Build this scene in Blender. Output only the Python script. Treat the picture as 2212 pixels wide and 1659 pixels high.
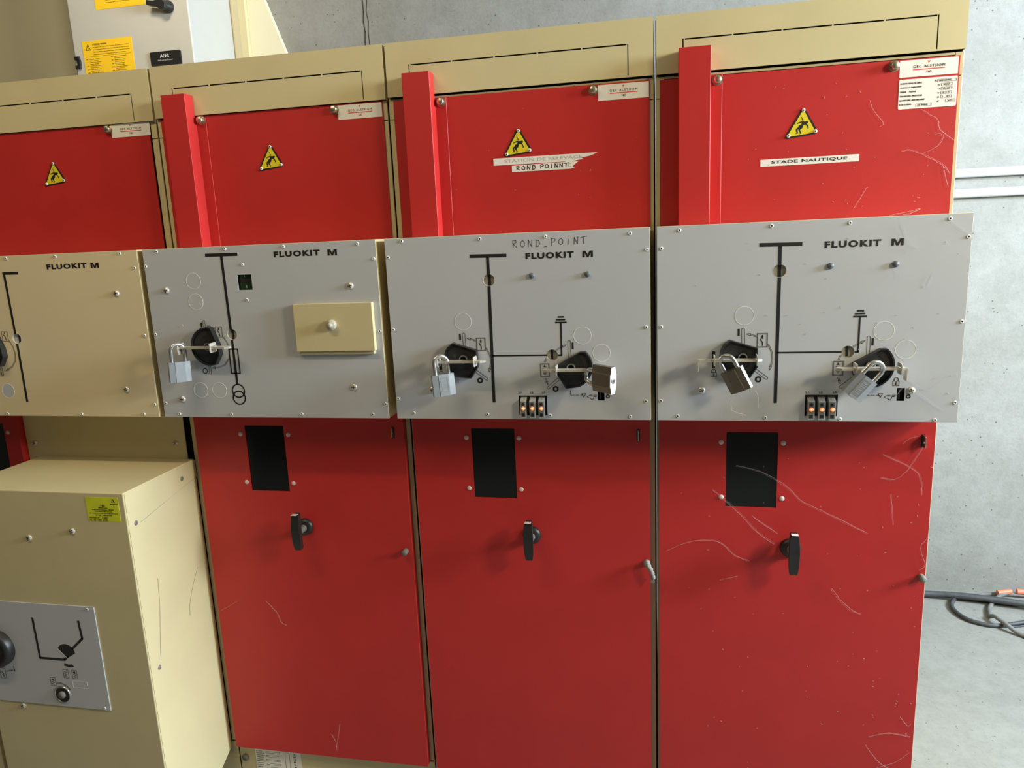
import bpy, bmesh, math, random
from mathutils import Vector, Matrix
random.seed(7)
S = bpy.context.scene
for o in list(bpy.data.objects): bpy.data.objects.remove(o)
C = S.collection
ZF = 1.25                                   # measured heights count from the lens-level datum; the floor is 1.25 m below it
# ------------------------------------------------------------------ camera
cam = bpy.data.cameras.new('camera'); co = bpy.data.objects.new('camera', cam); C.objects.link(co)
Rv, Uv, Fv = Vector((.98023745, .19322904, -.04239201)), Vector((.00291311, .20016835, .97975719)), Vector((-.19780308, .96051818, -.19564962))
mw = Matrix((( Rv.x, Uv.x, -Fv.x, 2.10729), (Rv.y, Uv.y, -Fv.y, -1.9853), (Rv.z, Uv.z, -Fv.z, .50216 + ZF), (0, 0, 0, 1)))
co.matrix_world = mw
cam.sensor_fit = 'HORIZONTAL'; cam.sensor_width = 36.0; cam.lens = 1570.81 / 2212 * 36.0; cam.clip_start = .02
S.camera = co
# ------------------------------------------------------------------ world, lights, exposure
W = bpy.data.worlds.new('world'); S.world = W; W.use_nodes = True
W.node_tree.nodes['Background'].inputs[0].default_value = (.75, .86, 1, 1)
W.node_tree.nodes['Background'].inputs[1].default_value = .3
def area(name, loc, target, sx, sy, energy, col, spread=math.pi):
    l = bpy.data.lights.new(name, 'AREA'); l.shape = 'RECTANGLE'; l.size = sx; l.size_y = sy; l.energy = energy; l.color = col; l.spread = spread
    o = bpy.data.objects.new(name, l); C.objects.link(o); o.location = Vector(loc)
    o.rotation_euler = (Vector(target) - Vector(loc)).to_track_quat('-Z', 'Y').to_euler(); return o
# daylight through the high window opening in the right-hand wall
area('window_daylight', (6.03, -.35, 1.35 + ZF), (4.9, -.35, 1.22 + ZF), 1.5, .95, 610, (.71, .87, 1))
S.view_settings.view_transform = 'Standard'; S.view_settings.look = 'None'; S.view_settings.gamma = 1
S.view_settings.exposure = 0.0
try: S.view_settings.use_curve_mapping = False
except Exception: pass

# ------------------------------------------------------------------ materials
def mat(name, col, rough=.5, metal=0, noise=0, nscale=8, bump=0, bscale=300, coat=0, emit=None, estr=0, spec=.5, col2=None, trans=0):
    m = bpy.data.materials.new(name); m.use_nodes = True; nt = m.node_tree; N = nt.nodes; L = nt.links
    b = N['Principled BSDF']; b.inputs['Base Color'].default_value = (*col, 1); b.inputs['Roughness'].default_value = rough
    b.inputs['Metallic'].default_value = metal; b.inputs['Specular IOR Level'].default_value = spec
    if coat: b.inputs['Coat Weight'].default_value = coat; b.inputs['Coat Roughness'].default_value = .15
    if trans: b.inputs['Transmission Weight'].default_value = trans
    if emit: b.inputs['Emission Color'].default_value = (*emit, 1); b.inputs['Emission Strength'].default_value = estr
    if noise or bump or col2:
        tc = N.new('ShaderNodeTexCoord')
    if noise or col2:
        n = N.new('ShaderNodeTexNoise'); n.inputs['Scale'].default_value = nscale; n.inputs['Detail'].default_value = 6; n.inputs['Roughness'].default_value = .6
        L.new(tc.outputs['Object'], n.inputs['Vector'])
        r = N.new('ShaderNodeValToRGB'); r.color_ramp.elements[0].position = .3; r.color_ramp.elements[1].position = .7
        a = col2 or tuple(max(0, c * (1 - noise)) for c in col); bb = tuple(min(1, c * (1 + noise)) for c in col) if not col2 else col
        r.color_ramp.elements[0].color = (*a, 1); r.color_ramp.elements[1].color = (*bb, 1)
        L.new(n.outputs[0], r.inputs[0]); L.new(r.outputs[0], b.inputs['Base Color'])
    if bump:
        n2 = N.new('ShaderNodeTexNoise'); n2.inputs['Scale'].default_value = bscale; n2.inputs['Detail'].default_value = 3
        L.new(tc.outputs['Object'], n2.inputs['Vector'])
        bp = N.new('ShaderNodeBump'); bp.inputs['Strength'].default_value = bump; bp.inputs['Distance'].default_value = .002
        L.new(n2.outputs[0], bp.inputs['Height']); L.new(bp.outputs[0], b.inputs['Normal'])
    return m
def concrete(name, base, dark, pores=True, scale=2.2, poresc=26, crack=False):
    m = bpy.data.materials.new(name); m.use_nodes = True; nt = m.node_tree; N = nt.nodes; L = nt.links
    b = N['Principled BSDF']; b.inputs['Roughness'].default_value = .85
    tc = N.new('ShaderNodeTexCoord')
    def noise(sc, det=8, ro=.65, vec=None):
        n = N.new('ShaderNodeTexNoise'); n.inputs['Scale'].default_value = sc; n.inputs['Detail'].default_value = det; n.inputs['Roughness'].default_value = ro
        L.new(vec or tc.outputs['Object'], n.inputs['Vector']); return n.outputs[0]
    def ramp(src, p0, p1, c0, c1):
        r = N.new('ShaderNodeValToRGB'); r.color_ramp.elements[0].position = p0; r.color_ramp.elements[1].position = p1
        r.color_ramp.elements[0].color = (*c0, 1); r.color_ramp.elements[1].color = (*c1, 1); L.new(src, r.inputs[0]); return r.outputs[0]
    def mul(a, c, fac=1):
        x = N.new('ShaderNodeMix'); x.data_type = 'RGBA'; x.blend_type = 'MULTIPLY'; x.inputs[0].default_value = fac
        L.new(a, x.inputs[6]); L.new(c, x.inputs[7]); return x.outputs[2]
    c = ramp(noise(scale), .32, .68, dark, base)
    c = mul(c, ramp(noise(scale * 9, 10, .75), .25, .6, (.78, .78, .77), (1, 1, 1)), .9)
    c = mul(c, ramp(noise(scale * 34, 10, .8), .30, .50, (.80, .79, .77), (1, 1, 1)), .85)
    if pores:
        v = N.new('ShaderNodeTexVoronoi'); v.inputs['Scale'].default_value = poresc; L.new(tc.outputs['Object'], v.inputs['Vector'])
        c = mul(c, ramp(v.outputs['Distance'], .06, .10, (.28, .27, .25), (1, 1, 1)))
        v2 = N.new('ShaderNodeTexVoronoi'); v2.inputs['Scale'].default_value = poresc * .37; L.new(tc.outputs['Object'], v2.inputs['Vector'])
        c = mul(c, ramp(v2.outputs['Distance'], .022, .05, (.35, .33, .3), (1, 1, 1)))
        mp = N.new('ShaderNodeMapping'); mp.inputs['Scale'].default_value = (9, 9, 22); mp.inputs['Rotation'].default_value = (.3, .5, .2); L.new(tc.outputs['Object'], mp.inputs[0])
        c = mul(c, ramp(noise(1.3, 12, .8, mp.outputs[0]), .30, .38, (.72, .71, .69), (1, 1, 1)), .8)
    L.new(c, b.inputs['Base Color'])
    bp = N.new('ShaderNodeBump'); bp.inputs['Strength'].default_value = .35; bp.inputs['Distance'].default_value = .004
    L.new(noise(40, 8, .7), bp.inputs['Height']); L.new(bp.outputs[0], b.inputs['Normal'])
    return m
RED = mat('red_powder_coat', (.47, .024, .022), .44, noise=.05, nscale=5, bump=.05, bscale=420, spec=.36)
BEI = mat('beige_powder_coat', (.58, .50, .285), .42, noise=.035, nscale=6, bump=.03, bscale=420)
BEIP = mat('beige_lacquered_plate', (.66, .56, .36), .32, noise=.02, nscale=5, bump=.04, bscale=500)
CRM = mat('cream_sheet_metal', (.72, .67, .48), .55, noise=.03, nscale=3)
GRY = mat('grey_anodised_plate', (.525, .54, .57), .38, metal=.15, noise=.03, nscale=3, bump=.03, bscale=700)
BLK = mat('black_print', (.008, .008, .008), .5)
BLG = mat('black_plastic', (.014, .0135, .013), .42, noise=.2, nscale=30, bump=.1, bscale=300)
GLS = mat('dark_window_glass', (.004, .005, .005), .12, spec=.5)
DRK = mat('dark_interior', (.01, .01, .009), .8)
STL = mat('zinc_steel', (.62, .60, .55), .30, metal=1, noise=.12, nscale=60)
BRS = mat('dull_yellow_zinc', (.56, .50, .38), .35, metal=1, noise=.15, nscale=40)
SCUF = mat('grey_scuff', (.36, .34, .28), .7)
KNOBM = mat('dull_cream_knob', (.40, .36, .28), .4)
BARM = mat('pale_plated_bar', (.66, .62, .53), .35, metal=.5, noise=.08, nscale=60)
WINM = mat('grey_indicator_disc', (.30, .28, .23), .5)
RIV = mat('bright_rivet', (.80, .79, .75), .35, metal=.35)
GPL = mat('grey_plastic_plug', (.62, .50, .48), .35)
CAPM = mat('grey_rubber_cap', (.10, .115, .125), .45)
WHT = mat('white_label', (.80, .78, .74), .45)
WHB = mat('white_label_tape', (.78, .76, .73), .5)
YEL = mat('warning_yellow', (.72, .60, .03), .35)
YLO = mat('orange_yellow_sticker', (.90, .56, .02), .5)
LIM = mat('lime_sticker', (.62, .66, .02), .5, noise=.08, nscale=30)
REDP = mat('red_print', (.65, .09, .04), .5)
GREYP = mat('faded_grey_print', (.38, .36, .35), .6)
PALE = mat('light_grey_cabinet_paint', (.50, .485, .445), .5, noise=.02, nscale=10, bump=.12, bscale=500)
PADG = mat('grey_padlock_metal', (.24, .25, .26), .45, metal=.3, noise=.06, nscale=50)
PADB = mat('dark_reflection_padlock_metal', (.17, .14, .11), .36, metal=.55, noise=.05, nscale=50)  # brown base colour carries the metal's reflection of the dark room
PADW = mat('padlock_end_and_lit_side', (.72, .72, .76), .4, metal=.2)
SHK = mat('shackle_steel', (.55, .54, .52), .3, metal=.9)
CLR = mat('clear_grey_plastic', (.36, .35, .33), .15, coat=.5, noise=.25, nscale=120)
GLO = mat('glowing_orange_lamp', (.9, .25, .1), .4, emit=(1, .22, .07), estr=1.1)
GLI = mat('lamp_core', (1, .6, .4), .4, emit=(1, .42, .2), estr=1.6)
GRN = mat('dark_green_display', (.02, .045, .02), .2)
DIM = mat('worn_grey_steel', (.16, .15, .13), .6, noise=.2, nscale=20)
RUB = mat('black_rubber_cable', (.055, .055, .058), .55, noise=.25, nscale=40)
RUBG = mat('dusty_grey_cable', (.17, .165, .155), .7, noise=.3, nscale=30)
ORG = mat('orange_sleeve', (.85, .20, .10), .5)
PVC = mat('pale_grey_conduit', (.62, .64, .65), .5)
SILK = mat('cobweb_silk', (.52, .46, .43), .7)
RAG = mat('grey_cloth_rag', (.25, .235, .22), .9, noise=.3, nscale=300)
MWALL = concrete('concrete_wall', (.325, .315, .295), (.255, .245, .22))
MFLOOR = concrete('concrete_floor', (.27, .26, .235), (.215, .205, .185), scale=1.6, poresc=34)
MCEIL = concrete('concrete_ceiling', (.20, .175, .13), (.16, .14, .105), pores=False)
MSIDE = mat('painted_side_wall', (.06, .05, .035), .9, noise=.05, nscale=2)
TUBEL = mat('lamp_tube_glow', (1, .9, .7), .5, emit=(1, .80, .52), estr=5)

# ------------------------------------------------------------------ mesh helpers
_flat = bpy.data.curves.new('tmp', 'CURVE')
def curve_fill(loops, thick):
    """filled outline with holes -> (verts in x, z, depth), faces"""
    cu = bpy.data.curves.new('t', 'CURVE'); cu.dimensions = '2D'; cu.fill_mode = 'BOTH'; cu.extrude = thick / 2
    for pts in loops:
        s = cu.splines.new('POLY'); s.points.add(len(pts) - 1); s.use_cyclic_u = True
        for i, p in enumerate(pts): s.points[i].co = (p[0], p[1], 0, 1)
    o = bpy.data.objects.new('t', cu); me = bpy.data.meshes.new_from_object(o)
    vs = [tuple(v.co) for v in me.vertices]; fs = [tuple(p.vertices) for p in me.polygons]
    bpy.data.objects.remove(o); bpy.data.curves.remove(cu); bpy.data.meshes.remove(me); return vs, fs
def rect(x0, x1, z0, z1): return [(x0, z0), (x1, z0), (x1, z1), (x0, z1)]
def rrect(x0, x1, z0, z1, r, n=4):
    out = []
    for cx, cz, a0 in ((x1 - r, z1 - r, 0), (x0 + r, z1 - r, 90), (x0 + r, z0 + r, 180), (x1 - r, z0 + r, 270)):
        for k in range(n + 1):
            a = math.radians(a0 + 90 * k / n); out.append((cx + r * math.cos(a), cz + r * math.sin(a)))
    return out
def circ(cx, cz, r, n=28): return [(cx + r * math.cos(2 * math.pi * k / n), cz + r * math.sin(2 * math.pi * k / n)) for k in range(n)]
def arcpts(cx, cz, r, a0, a1, n=12): return [(cx + r * math.cos(math.radians(a0 + (a1 - a0) * k / n)), cz + r * math.sin(math.radians(a0 + (a1 - a0) * k / n))) for k in range(n + 1)]
class MB:
    def __init__(s): s.v = []; s.f = []; s.m = []; s.mats = []; s.smooth = set()
    def mi(s, m):
        if m not in s.mats: s.mats.append(m)
        return s.mats.index(m)
    def add(s, vs, fs, m, smooth=False):
        b = len(s.v); s.v += [tuple(v) for v in vs]; i = s.mi(m)
        for f in fs:
            if smooth: s.smooth.add(len(s.f))
            s.f.append(tuple(b + k for k in f)); s.m.append(i)
        return s
    def box(s, x0, x1, y0, y1, z0, z1, m):
        vs = [(x, y, z) for x in (x0, x1) for y in (y0, y1) for z in (z0, z1)]
        return s.add(vs, [(0, 1, 3, 2), (4, 6, 7, 5), (0, 4, 5, 1), (2, 3, 7, 6), (0, 2, 6, 4), (1, 5, 7, 3)], m)
    def plate(s, loops, yf, yb, m):
        """loops in (x, z); front at yf (towards the camera), back at yb"""
        vs, fs = curve_fill(loops, abs(yb - yf)); mid = (yf + yb) / 2
        return s.add([(a, mid - c, b) for a, b, c in vs], fs, m)
    def stroke(s, pts, w, y, m, closed=False, t=.0004):
        P = list(pts) + ([pts[0]] if closed else [])
        for (a, b), (c, d) in zip(P, P[1:]):
            dx, dz = c - a, d - b; l = math.hypot(dx, dz)
            if l < 1e-7: continue
            nx, nz = -dz / l * w / 2, dx / l * w / 2; ex, ez = dx / l * w * .25, dz / l * w * .25
            if not closed and (a, b) == tuple(P[0]): 
                a0, b0 = a, b
            else: a0, b0 = a - ex, b - ez
            c0, d0 = c + ex, d + ez
            q = [(a0 + nx, b0 + nz), (a0 - nx, b0 - nz), (c0 - nx, d0 - nz), (c0 + nx, d0 + nz)]
            vs = [(x, y, z) for x, z in q] + [(x, y - t, z) for x, z in q]
            s.add(vs, [(0, 1, 2, 3), (7, 6, 5, 4), (0, 4, 5, 1), (1, 5, 6, 2), (2, 6, 7, 3), (3, 7, 4, 0)], m)
        return s
    def ring(s, cx, cz, ro, ri, y, m, t=.0004, n=32):
        vs = []; fs = []
        for k in range(n):
            a = 2 * math.pi * k / n; c, d = math.cos(a), math.sin(a)
            for r, yy in ((ro, y), (ro, y - t), (ri, y - t), (ri, y)): vs.append((cx + r * c, yy, cz + r * d))
        for k in range(n):
            a, b = 4 * k, 4 * ((k + 1) % n)
            for j in range(4): fs.append((a + j, a + (j + 1) % 4, b + (j + 1) % 4, b + j))
        return s.add(vs, fs, m)
    def lathe(s, cx, y, cz, prof, m, n=24, axis='y'):
        """prof: (radius, distance towards the camera)"""
        vs = []; fs = []; k0 = len(prof)
        for k in range(n):
            a = 2 * math.pi * k / n
            for r, d in prof:
                if axis == 'y': vs.append((cx + r * math.cos(a), y - d, cz + r * math.sin(a)))
                elif axis == 'x': vs.append((cx + d, y + r * math.cos(a), cz + r * math.sin(a)))
                else: vs.append((cx + r * math.cos(a), y + r * math.sin(a), cz + d))
        for k in range(n):
            a, b = k0 * k, k0 * ((k + 1) % n)
            for j in range(k0 - 1): fs.append((a + j, a + j + 1, b + j + 1, b + j))
        s.add(vs, fs, m, True)
        if prof[0][0] > 1e-6: s.add([vs[k0 * k] for k in range(n)], [tuple(range(n))], m)
        if prof[-1][0] > 1e-6: s.add([vs[k0 * k + k0 - 1] for k in range(n)], [tuple(range(n))], m)
        return s
    def tube(s, pts, r, m, n=10, caps=True):
        P = [Vector(p) for p in pts]; vs = []; fs = []; up = None
        for i, p in enumerate(P):
            t = (P[min(i + 1, len(P) - 1)] - P[max(i - 1, 0)]).normalized()
            if up is None: up = t.orthogonal().normalized()
            up = (up - t * up.dot(t)); up = up.normalized() if up.length > 1e-6 else t.orthogonal().normalized()
            sd = t.cross(up); rr = r[i] if isinstance(r, (list, tuple)) else r
            for k in range(n):
                a = 2 * math.pi * k / n; vs.append(p + up * math.cos(a) * rr + sd * math.sin(a) * rr)
        for i in range(len(P) - 1):
            for k in range(n): fs.append((i * n + k, i * n + (k + 1) % n, (i + 1) * n + (k + 1) % n, (i + 1) * n + k))
        s.add(vs, fs, m, True)
        if caps: s.add(vs[:n], [tuple(range(n))], m); s.add(vs[-n:], [tuple(range(n))], m)
        return s
    def text(s, txt, x0, z0, w, h, y, m, bold=0.0, t=.0004, slant=0, sp=1.0):
        """letters fitted to the rectangle x0..x0+w, z0..z0+h"""
        cu = bpy.data.curves.new('t', 'FONT'); cu.body = txt; cu.offset = bold; cu.space_character = sp + bold * 5; cu.extrude = .01; cu.resolution_u = 3
        o = bpy.data.objects.new('t', cu); me = bpy.data.meshes.new_from_object(o)
        vs = [tuple(v.co) for v in me.vertices]; fs = [tuple(p.vertices) for p in me.polygons]
        bpy.data.objects.remove(o); bpy.data.curves.remove(cu); bpy.data.meshes.remove(me)
        if not vs: return s
        ax = min(v[0] for v in vs); bx = max(v[0] for v in vs); az = min(v[1] for v in vs); bz = max(v[1] for v in vs)
        sx = w / max(bx - ax, 1e-6); sz = h / max(bz - az, 1e-6)
        return s.add([(x0 + (a - ax) * sx + slant * (b - az) * sz, y - (t if c > 0 else 0), z0 + (b - az) * sz) for a, b, c in vs], fs, m)
    def xf(s, M, i0=0):
        for k in range(i0, len(s.v)): s.v[k] = tuple(M @ Vector(s.v[k]))
        return s
    def build(s, name, parent=None, up=True, bevel=0, seg=2, loc=None):
        me = bpy.data.meshes.new(name); dz = ZF if up else 0
        me.from_pydata([(x, y, z + dz) for x, y, z in s.v], [], s.f)
        for m in s.mats: me.materials.append(m)
        me.polygons.foreach_set('material_index', s.m)
        me.polygons.foreach_set('use_smooth', [i in s.smooth for i in range(len(s.f))])
        bm = bmesh.new(); bm.from_mesh(me); bmesh.ops.recalc_face_normals(bm, faces=bm.faces); bm.to_mesh(me); bm.free()
        me.update(); o = bpy.data.objects.new(name, me); C.objects.link(o)
        if parent: o.parent = parent
        if loc: o.location = loc
        if bevel:
            b = o.modifiers.new('bevel', 'BEVEL'); b.width = bevel; b.segments = seg; b.limit_method = 'ANGLE'; b.angle_limit = math.radians(50); b.harden_normals = False
        return o
def tag(o, label=None, cat=None, group=None, kind=None):
    if label: o['label'] = label
    if cat: o['category'] = cat
    if group: o['group'] = group
    if kind: o['kind'] = kind
    return o
def empty(name, loc, label, cat, group=None):
    o = bpy.data.objects.new(name, None); C.objects.link(o); o.location = loc; o.empty_display_size = .1
    return tag(o, label, cat, group)
def inst(src, name, parent, x, y, z, rot=0):
    c = src.copy(); c.name = name; C.objects.link(c); c.parent = parent; c.location = (x, y, z + ZF)
    if rot: c.rotation_euler = (0, rot, 0)
    return c
def smooth_path(pts, n=6):
    P = [Vector(p) for p in pts]; P = [P[0] * 2 - P[1]] + P + [P[-1] * 2 - P[-2]]; out = []
    for i in range(1, len(P) - 2):
        for k in range(n):
            t = k / n; a, b, c, d = P[i - 1], P[i], P[i + 1], P[i + 2]
            out.append(.5 * ((2 * b) + (-a + c) * t + (2 * a - 5 * b + 4 * c - d) * t * t + (-a + 3 * b - 3 * c + d) * t ** 3))
    out.append(P[-2]); return out

# ------------------------------------------------------------------ the room
def struct(name, mb, bevel=0):
    o = mb.build(name, bevel=bevel); o['kind'] = 'structure'; return o
XL, XR, YB, YF, ZC = -2.0, 6.0, 1.59, -3.5, 2.3
struct('floor', MB().box(XL - .1, XR + .1, YF - .1, YB + .1, -1.35, -1.25, MFLOOR))
struct('ceiling', MB().box(XL - .1, XR + .1, YF - .1, YB + .1, ZC, ZC + .1, MCEIL))
wb = MB().box(XL - .1, XR + .1, YB, YB + .1, -1.25, ZC, MWALL)
CRK = mat('dark_crack', (.05, .045, .04), .9)
for off, w in ((0, .006), (.018, .004)):
    wb.stroke([(.722 + off + random.uniform(-.004, .004), 1.42 + k * .045) for k in range(17)], w, YB, CRK, t=.0006)
struct('wall_back', wb)
struct('wall_left', MB().box(XL - .1, XL, YF, YB, -1.25, ZC, MSIDE))
wr = MB()   # right wall with the window opening
Y0, Y1, Z0, Z1 = -1.15, .45, .83, 1.87
wr.box(XR, XR + .12, YF, Y0, -1.25, ZC, MSIDE).box(XR, XR + .12, Y1, YB, -1.25, ZC, MSIDE)
wr.box(XR, XR + .12, Y0, Y1, -1.25, Z0, MSIDE).box(XR, XR + .12, Y0, Y1, Z1, ZC, MSIDE)
struct('wall_right', wr)
struct('wall_front', MB().box(XL, XR, YF - .1, YF, -1.25, ZC, MSIDE))
w1 = MB()
for a, b, c, d in ((Y0, Y0 + .04, Z0, Z1), (Y1 - .04, Y1, Z0, Z1), (Y0 + .04, Y1 - .04, Z0, Z0 + .04), (Y0 + .04, Y1 - .04, Z1 - .04, Z1)): w1.box(XR + .06, XR + .11, a, b, c, d, PALE)
struct('window_1', w1)
FL = (4.5, -1.35, 1.35)
flood = empty('pendant_floodlight', (FL[0], FL[1], ZC + ZF), 'square floodlight hung on two rods from the ceiling, right of the view', 'pendant lamp')
fh = MB().box(.02, .11, -.31, .31, FL[2] - ZC - .26, FL[2] - ZC + .26, BLG); fh.build('housing', flood, up=False, bevel=.01)
for q in (-.2, .2): MB().tube([(.06, q, FL[2] - ZC + .25), (.06, q, 0)], .006, STL, n=8).build('rod', flood, up=False)
MB().box(.012, .019, -.29, .29, FL[2] - ZC - .24, FL[2] - ZC + .24, TUBEL).build('lens', flood, up=False)
area('floodlight_light', (FL[0], FL[1], FL[2] + ZF), (2.6, -.6, .75 + ZF), .56, .46, 88, (1, .86, .58))
lamp = empty('ceiling_lamp', (.6, -1.4, ZC + ZF), 'white fluorescent tube fitting on the ceiling behind the viewer', 'ceiling lamp')
MB().box(-.7, .7, -.06, .06, -.06, 0, PALE).build('housing', lamp, up=False, bevel=.004)
MB().lathe(0, 0, -.085, [(.018, -.65), (.018, .65)], TUBEL, axis='x').build('tube', lamp, up=False)
area('ceiling_lamp_light', (.6, -1.4, ZC + ZF - .12), (.6, -1.2, 0), 1.3, .12, 25, (1, .80, .50))

lamp = empty('ceiling_lamp', (.15, .35, ZC + ZF), 'added short tube fitting on the ceiling, brightening the wall cabinet, out of view', 'ceiling lamp')  # unseen fitting, added to brighten the wall cabinet and cream sheet
MB().box(-.19, .19, -.05, .05, -.06, 0, PALE).build('housing', lamp, up=False, bevel=.004)
MB().lathe(0, 0, -.085, [(.018, -.16), (.018, .16)], TUBEL, axis='x').build('tube', lamp, up=False)
area('ceiling_lamp_light', (.15, .35, ZC + ZF - .12), (-.45, 1.2, ZF + 1.45), .32, .10, 11.5, (1, .86, .62))

# ------------------------------------------------------------------ small shared hardware
def hidden_proto(mb, name):
    o = mb.build(name, up=False); return o
def screw_mesh():
    m = MB(); m.lathe(0, 0, 0, [(.0088, 0), (.0088, .0012), (.0080, .0030), (.0055, .0045), (.0025, .0052), (0, .0054)], BARM)
    m.box(-.0058, .0058, -.0054, -.0046, -.0009, .0009, BLK).box(-.0009, .0009, -.0054, -.0046, -.0058, .0058, BLK); return m
def rivet_mesh():
    m = MB(); m.lathe(0, 0, 0, [(.0046, 0), (.0046, .0008), (.0038, .0018), (.0022, .0022), (.0018, .0014)], RIV, n=16)
    m.lathe(0, 0, 0, [(.0018, 0), (.0018, .0015)], BLK, n=12); return m
def bolt_mesh():
    m = MB(); m.lathe(0, 0, 0, [(.0125, 0), (.0125, .0015)], BRS)
    m.lathe(0, 0, 0, [(.0105, .0015), (.0105, .010), (.0088, .0125), (0, .0133)], BRS, n=6)
    m.lathe(0, 0, 0, [(.0090, .002), (.0090, .013), (.007, .0142), (0, .0146)], BRS); return m
def plug_mesh(): return MB().lathe(0, 0, 0, [(.0068, 0), (.0062, .0018), (.003, .0032), (0, .0034)], GPL)
def cap_mesh(): return MB().lathe(0, 0, 0, [(.0072, 0), (.0072, .0035), (.0062, .0052), (0, .0058)], CAPM)
def knock_mesh():
    m = MB(); m.ring(0, 0,   .0224, .0214, 0, WHT, t=.0004, n=48); m.lathe(0, 0, 0, [(.0214, 0), (.0214, .0002)], GRY, n=48); return m  # white ring paints the highlight along the knockout's edge
_proto = {}
def put(kind, name, parent, x, y, z, rot=0):
    if kind not in _proto:
        o = {'screw': screw_mesh, 'rivet': rivet_mesh, 'bolt': bolt_mesh, 'plug': plug_mesh, 'cap': cap_mesh, 'knock': knock_mesh}[kind]().build(name, parent, up=False)
        _proto[kind] = o; o.location = (x, y, z + ZF); o.rotation_euler = (0, rot, 0); return o
    return inst(_proto[kind], name, parent, x, y, z, rot)

# ------------------------------------------------------------------ printed symbols on the control plates
def slot_outline(m, a, b, w, y, t=.0008):
    ang = math.degrees(math.atan2(b[1] - a[1], b[0] - a[0]))
    pts = arcpts(a[0], a[1], w / 2, ang + 90, ang + 270, 6) + arcpts(b[0], b[1], w / 2, ang - 90, ang + 90, 6)
    m.stroke(pts, t, y, BLK, closed=True)
def arrow(m, pts, y, head=.010, gap=.0013, t=.0007):
    for sgn in (-1, 1):
        off = []
        for i, p in enumerate(pts):
            a = pts[max(i - 1, 0)]; b = pts[min(i + 1, len(pts) - 1)]; dx, dz = b[0] - a[0], b[1] - a[1]; l = math.hypot(dx, dz)
            off.append((p[0] - dz / l * gap * sgn, p[1] + dx / l * gap * sgn))
        m.stroke(off, t, y, BLK)
    a, b = pts[-2], pts[-1]; dx, dz = b[0] - a[0], b[1] - a[1]; l = math.hypot(dx, dz); dx /= l; dz /= l
    tip = (b[0] + dx * head, b[1] + dz * head); w = head * .32
    m.stroke([(b[0] - dz * w, b[1] + dx * w), tip, (b[0] + dz * w, b[1] - dx * w)], t * 1.3, y, BLK, closed=True)
def padsym(m, x, z, y):
    m.stroke(rect(x - .0065, x + .0065, z - .011, z), .0012, y, BLK, closed=True)
    m.stroke([(x - .0045, z)] + [(x + .0045 * math.cos(math.radians(a)), z + .004 + .0045 * math.sin(math.radians(a))) for a in range(180, -1, -20)] + [(x + .0045, z)], .0012, y, BLK)
    m.ring(x, z - .004, .0022, .001, y, BLK); m.stroke([(x, z - .0055), (x, z - .009)], .0018, y, BLK)
def switch_box(m, x0, x1, z0, z1, y):
    m.stroke(rect(x0, x1, z0, z1), .0008, y, BLK, closed=True); m.stroke(rect(x0 + .0018, x1 - .0018, z0 + .0018, z1 - .0018), .0006, y, BLK, closed=True)
    cx = (x0 + x1) / 2; h = z1 - z0
    m.stroke([(cx, z1 - .004), (cx, z1 - .010)], .0024, y, BLK); m.stroke([(cx - .0035, z1 - .0085), (cx + .0035, z1 - .0085)], .0008, y, BLK); m.ring(cx, z1 - .0115, .0022, .0013, y, BLK)
    m.stroke([(cx - .005, z1 - .0135), (cx + .0005, z1 - .022), (cx + .0005, z0 + .004)], .0022, y, BLK)
def earth_box(m, x0, x1, z0, z1, y):
    m.stroke(rect(x0, x1, z0, z1), .0008, y, BLK, closed=True); m.stroke(rect(x0 + .0018, x1 - .0018, z0 + .0018, z1 - .0018), .0006, y, BLK, closed=True)
    cx = (x0 + x1) / 2
    m.stroke([(cx, z1 - .004), (cx, z1 - .008)], .0028, y, BLK); m.stroke([(cx - .004, z1 - .0085), (cx + .004, z1 - .0085)], .0012, y, BLK)
    m.stroke([(cx - .005, z1 - .013), (cx - .001, z1 - .017)], .002, y, BLK)
    for k, w in enumerate((.005, .0035, .002)): m.stroke([(cx - w, z0 + .0125 - k * .003), (cx + w, z0 + .0125 - k * .003)], .0012, y, BLK)
    m.stroke([(cx, z0 + .0125), (cx, z0 + .0165)], .0026, y, BLK)
HAND = {  # marker strokes on a 1 x 1 cell
 'R': [[(.1, 0), (.05, 1)], [(.05, .95), (.6, 1), (.7, .72), (.1, .5), (.85, .02)]],
 'O': [[(.45, .92), (.1, .7), (.05, .3), (.4, .05), (.8, .2), (.85, .65), (.5, .95)]],
 'N': [[(.1, 0), (.15, .95), (.75, .05), (.85, 1)]],
 'D': [[(.15, .0), (.2, .95)], [(.05, .95), (.7, .85), (.9, .45), (.6, .08), (.05, 0)]],
 'P': [[(.1, 0), (.15, .95)], [(.0, .9), (.6, 1), (.85, .75), (.5, .5), (.15, .45)]],
 'I': [[(.4, 0), (.55, .95)]], 'i': [[(.4, 0), (.45, .75)], [(.44, 1.1), (.5, 1.16)]], 'T': [[(.45, 0), (.55, .9)], [(0, .88), (1.15, 1)]], '-': [[(.1, .1), (.4, .22), (.7, .1)]], ' ': []}
def handwrite(m, s, x, z, cw, h, y, w, pitch=None, rise=0):
    pitch = pitch or cw * 1.25
    for k, ch in enumerate(s):
        for st in HAND[ch]: m.stroke([(x + k * pitch + a * cw, z + rise * k + b * h) for a, b in st], w, y, BLK, t=.0003)

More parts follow.
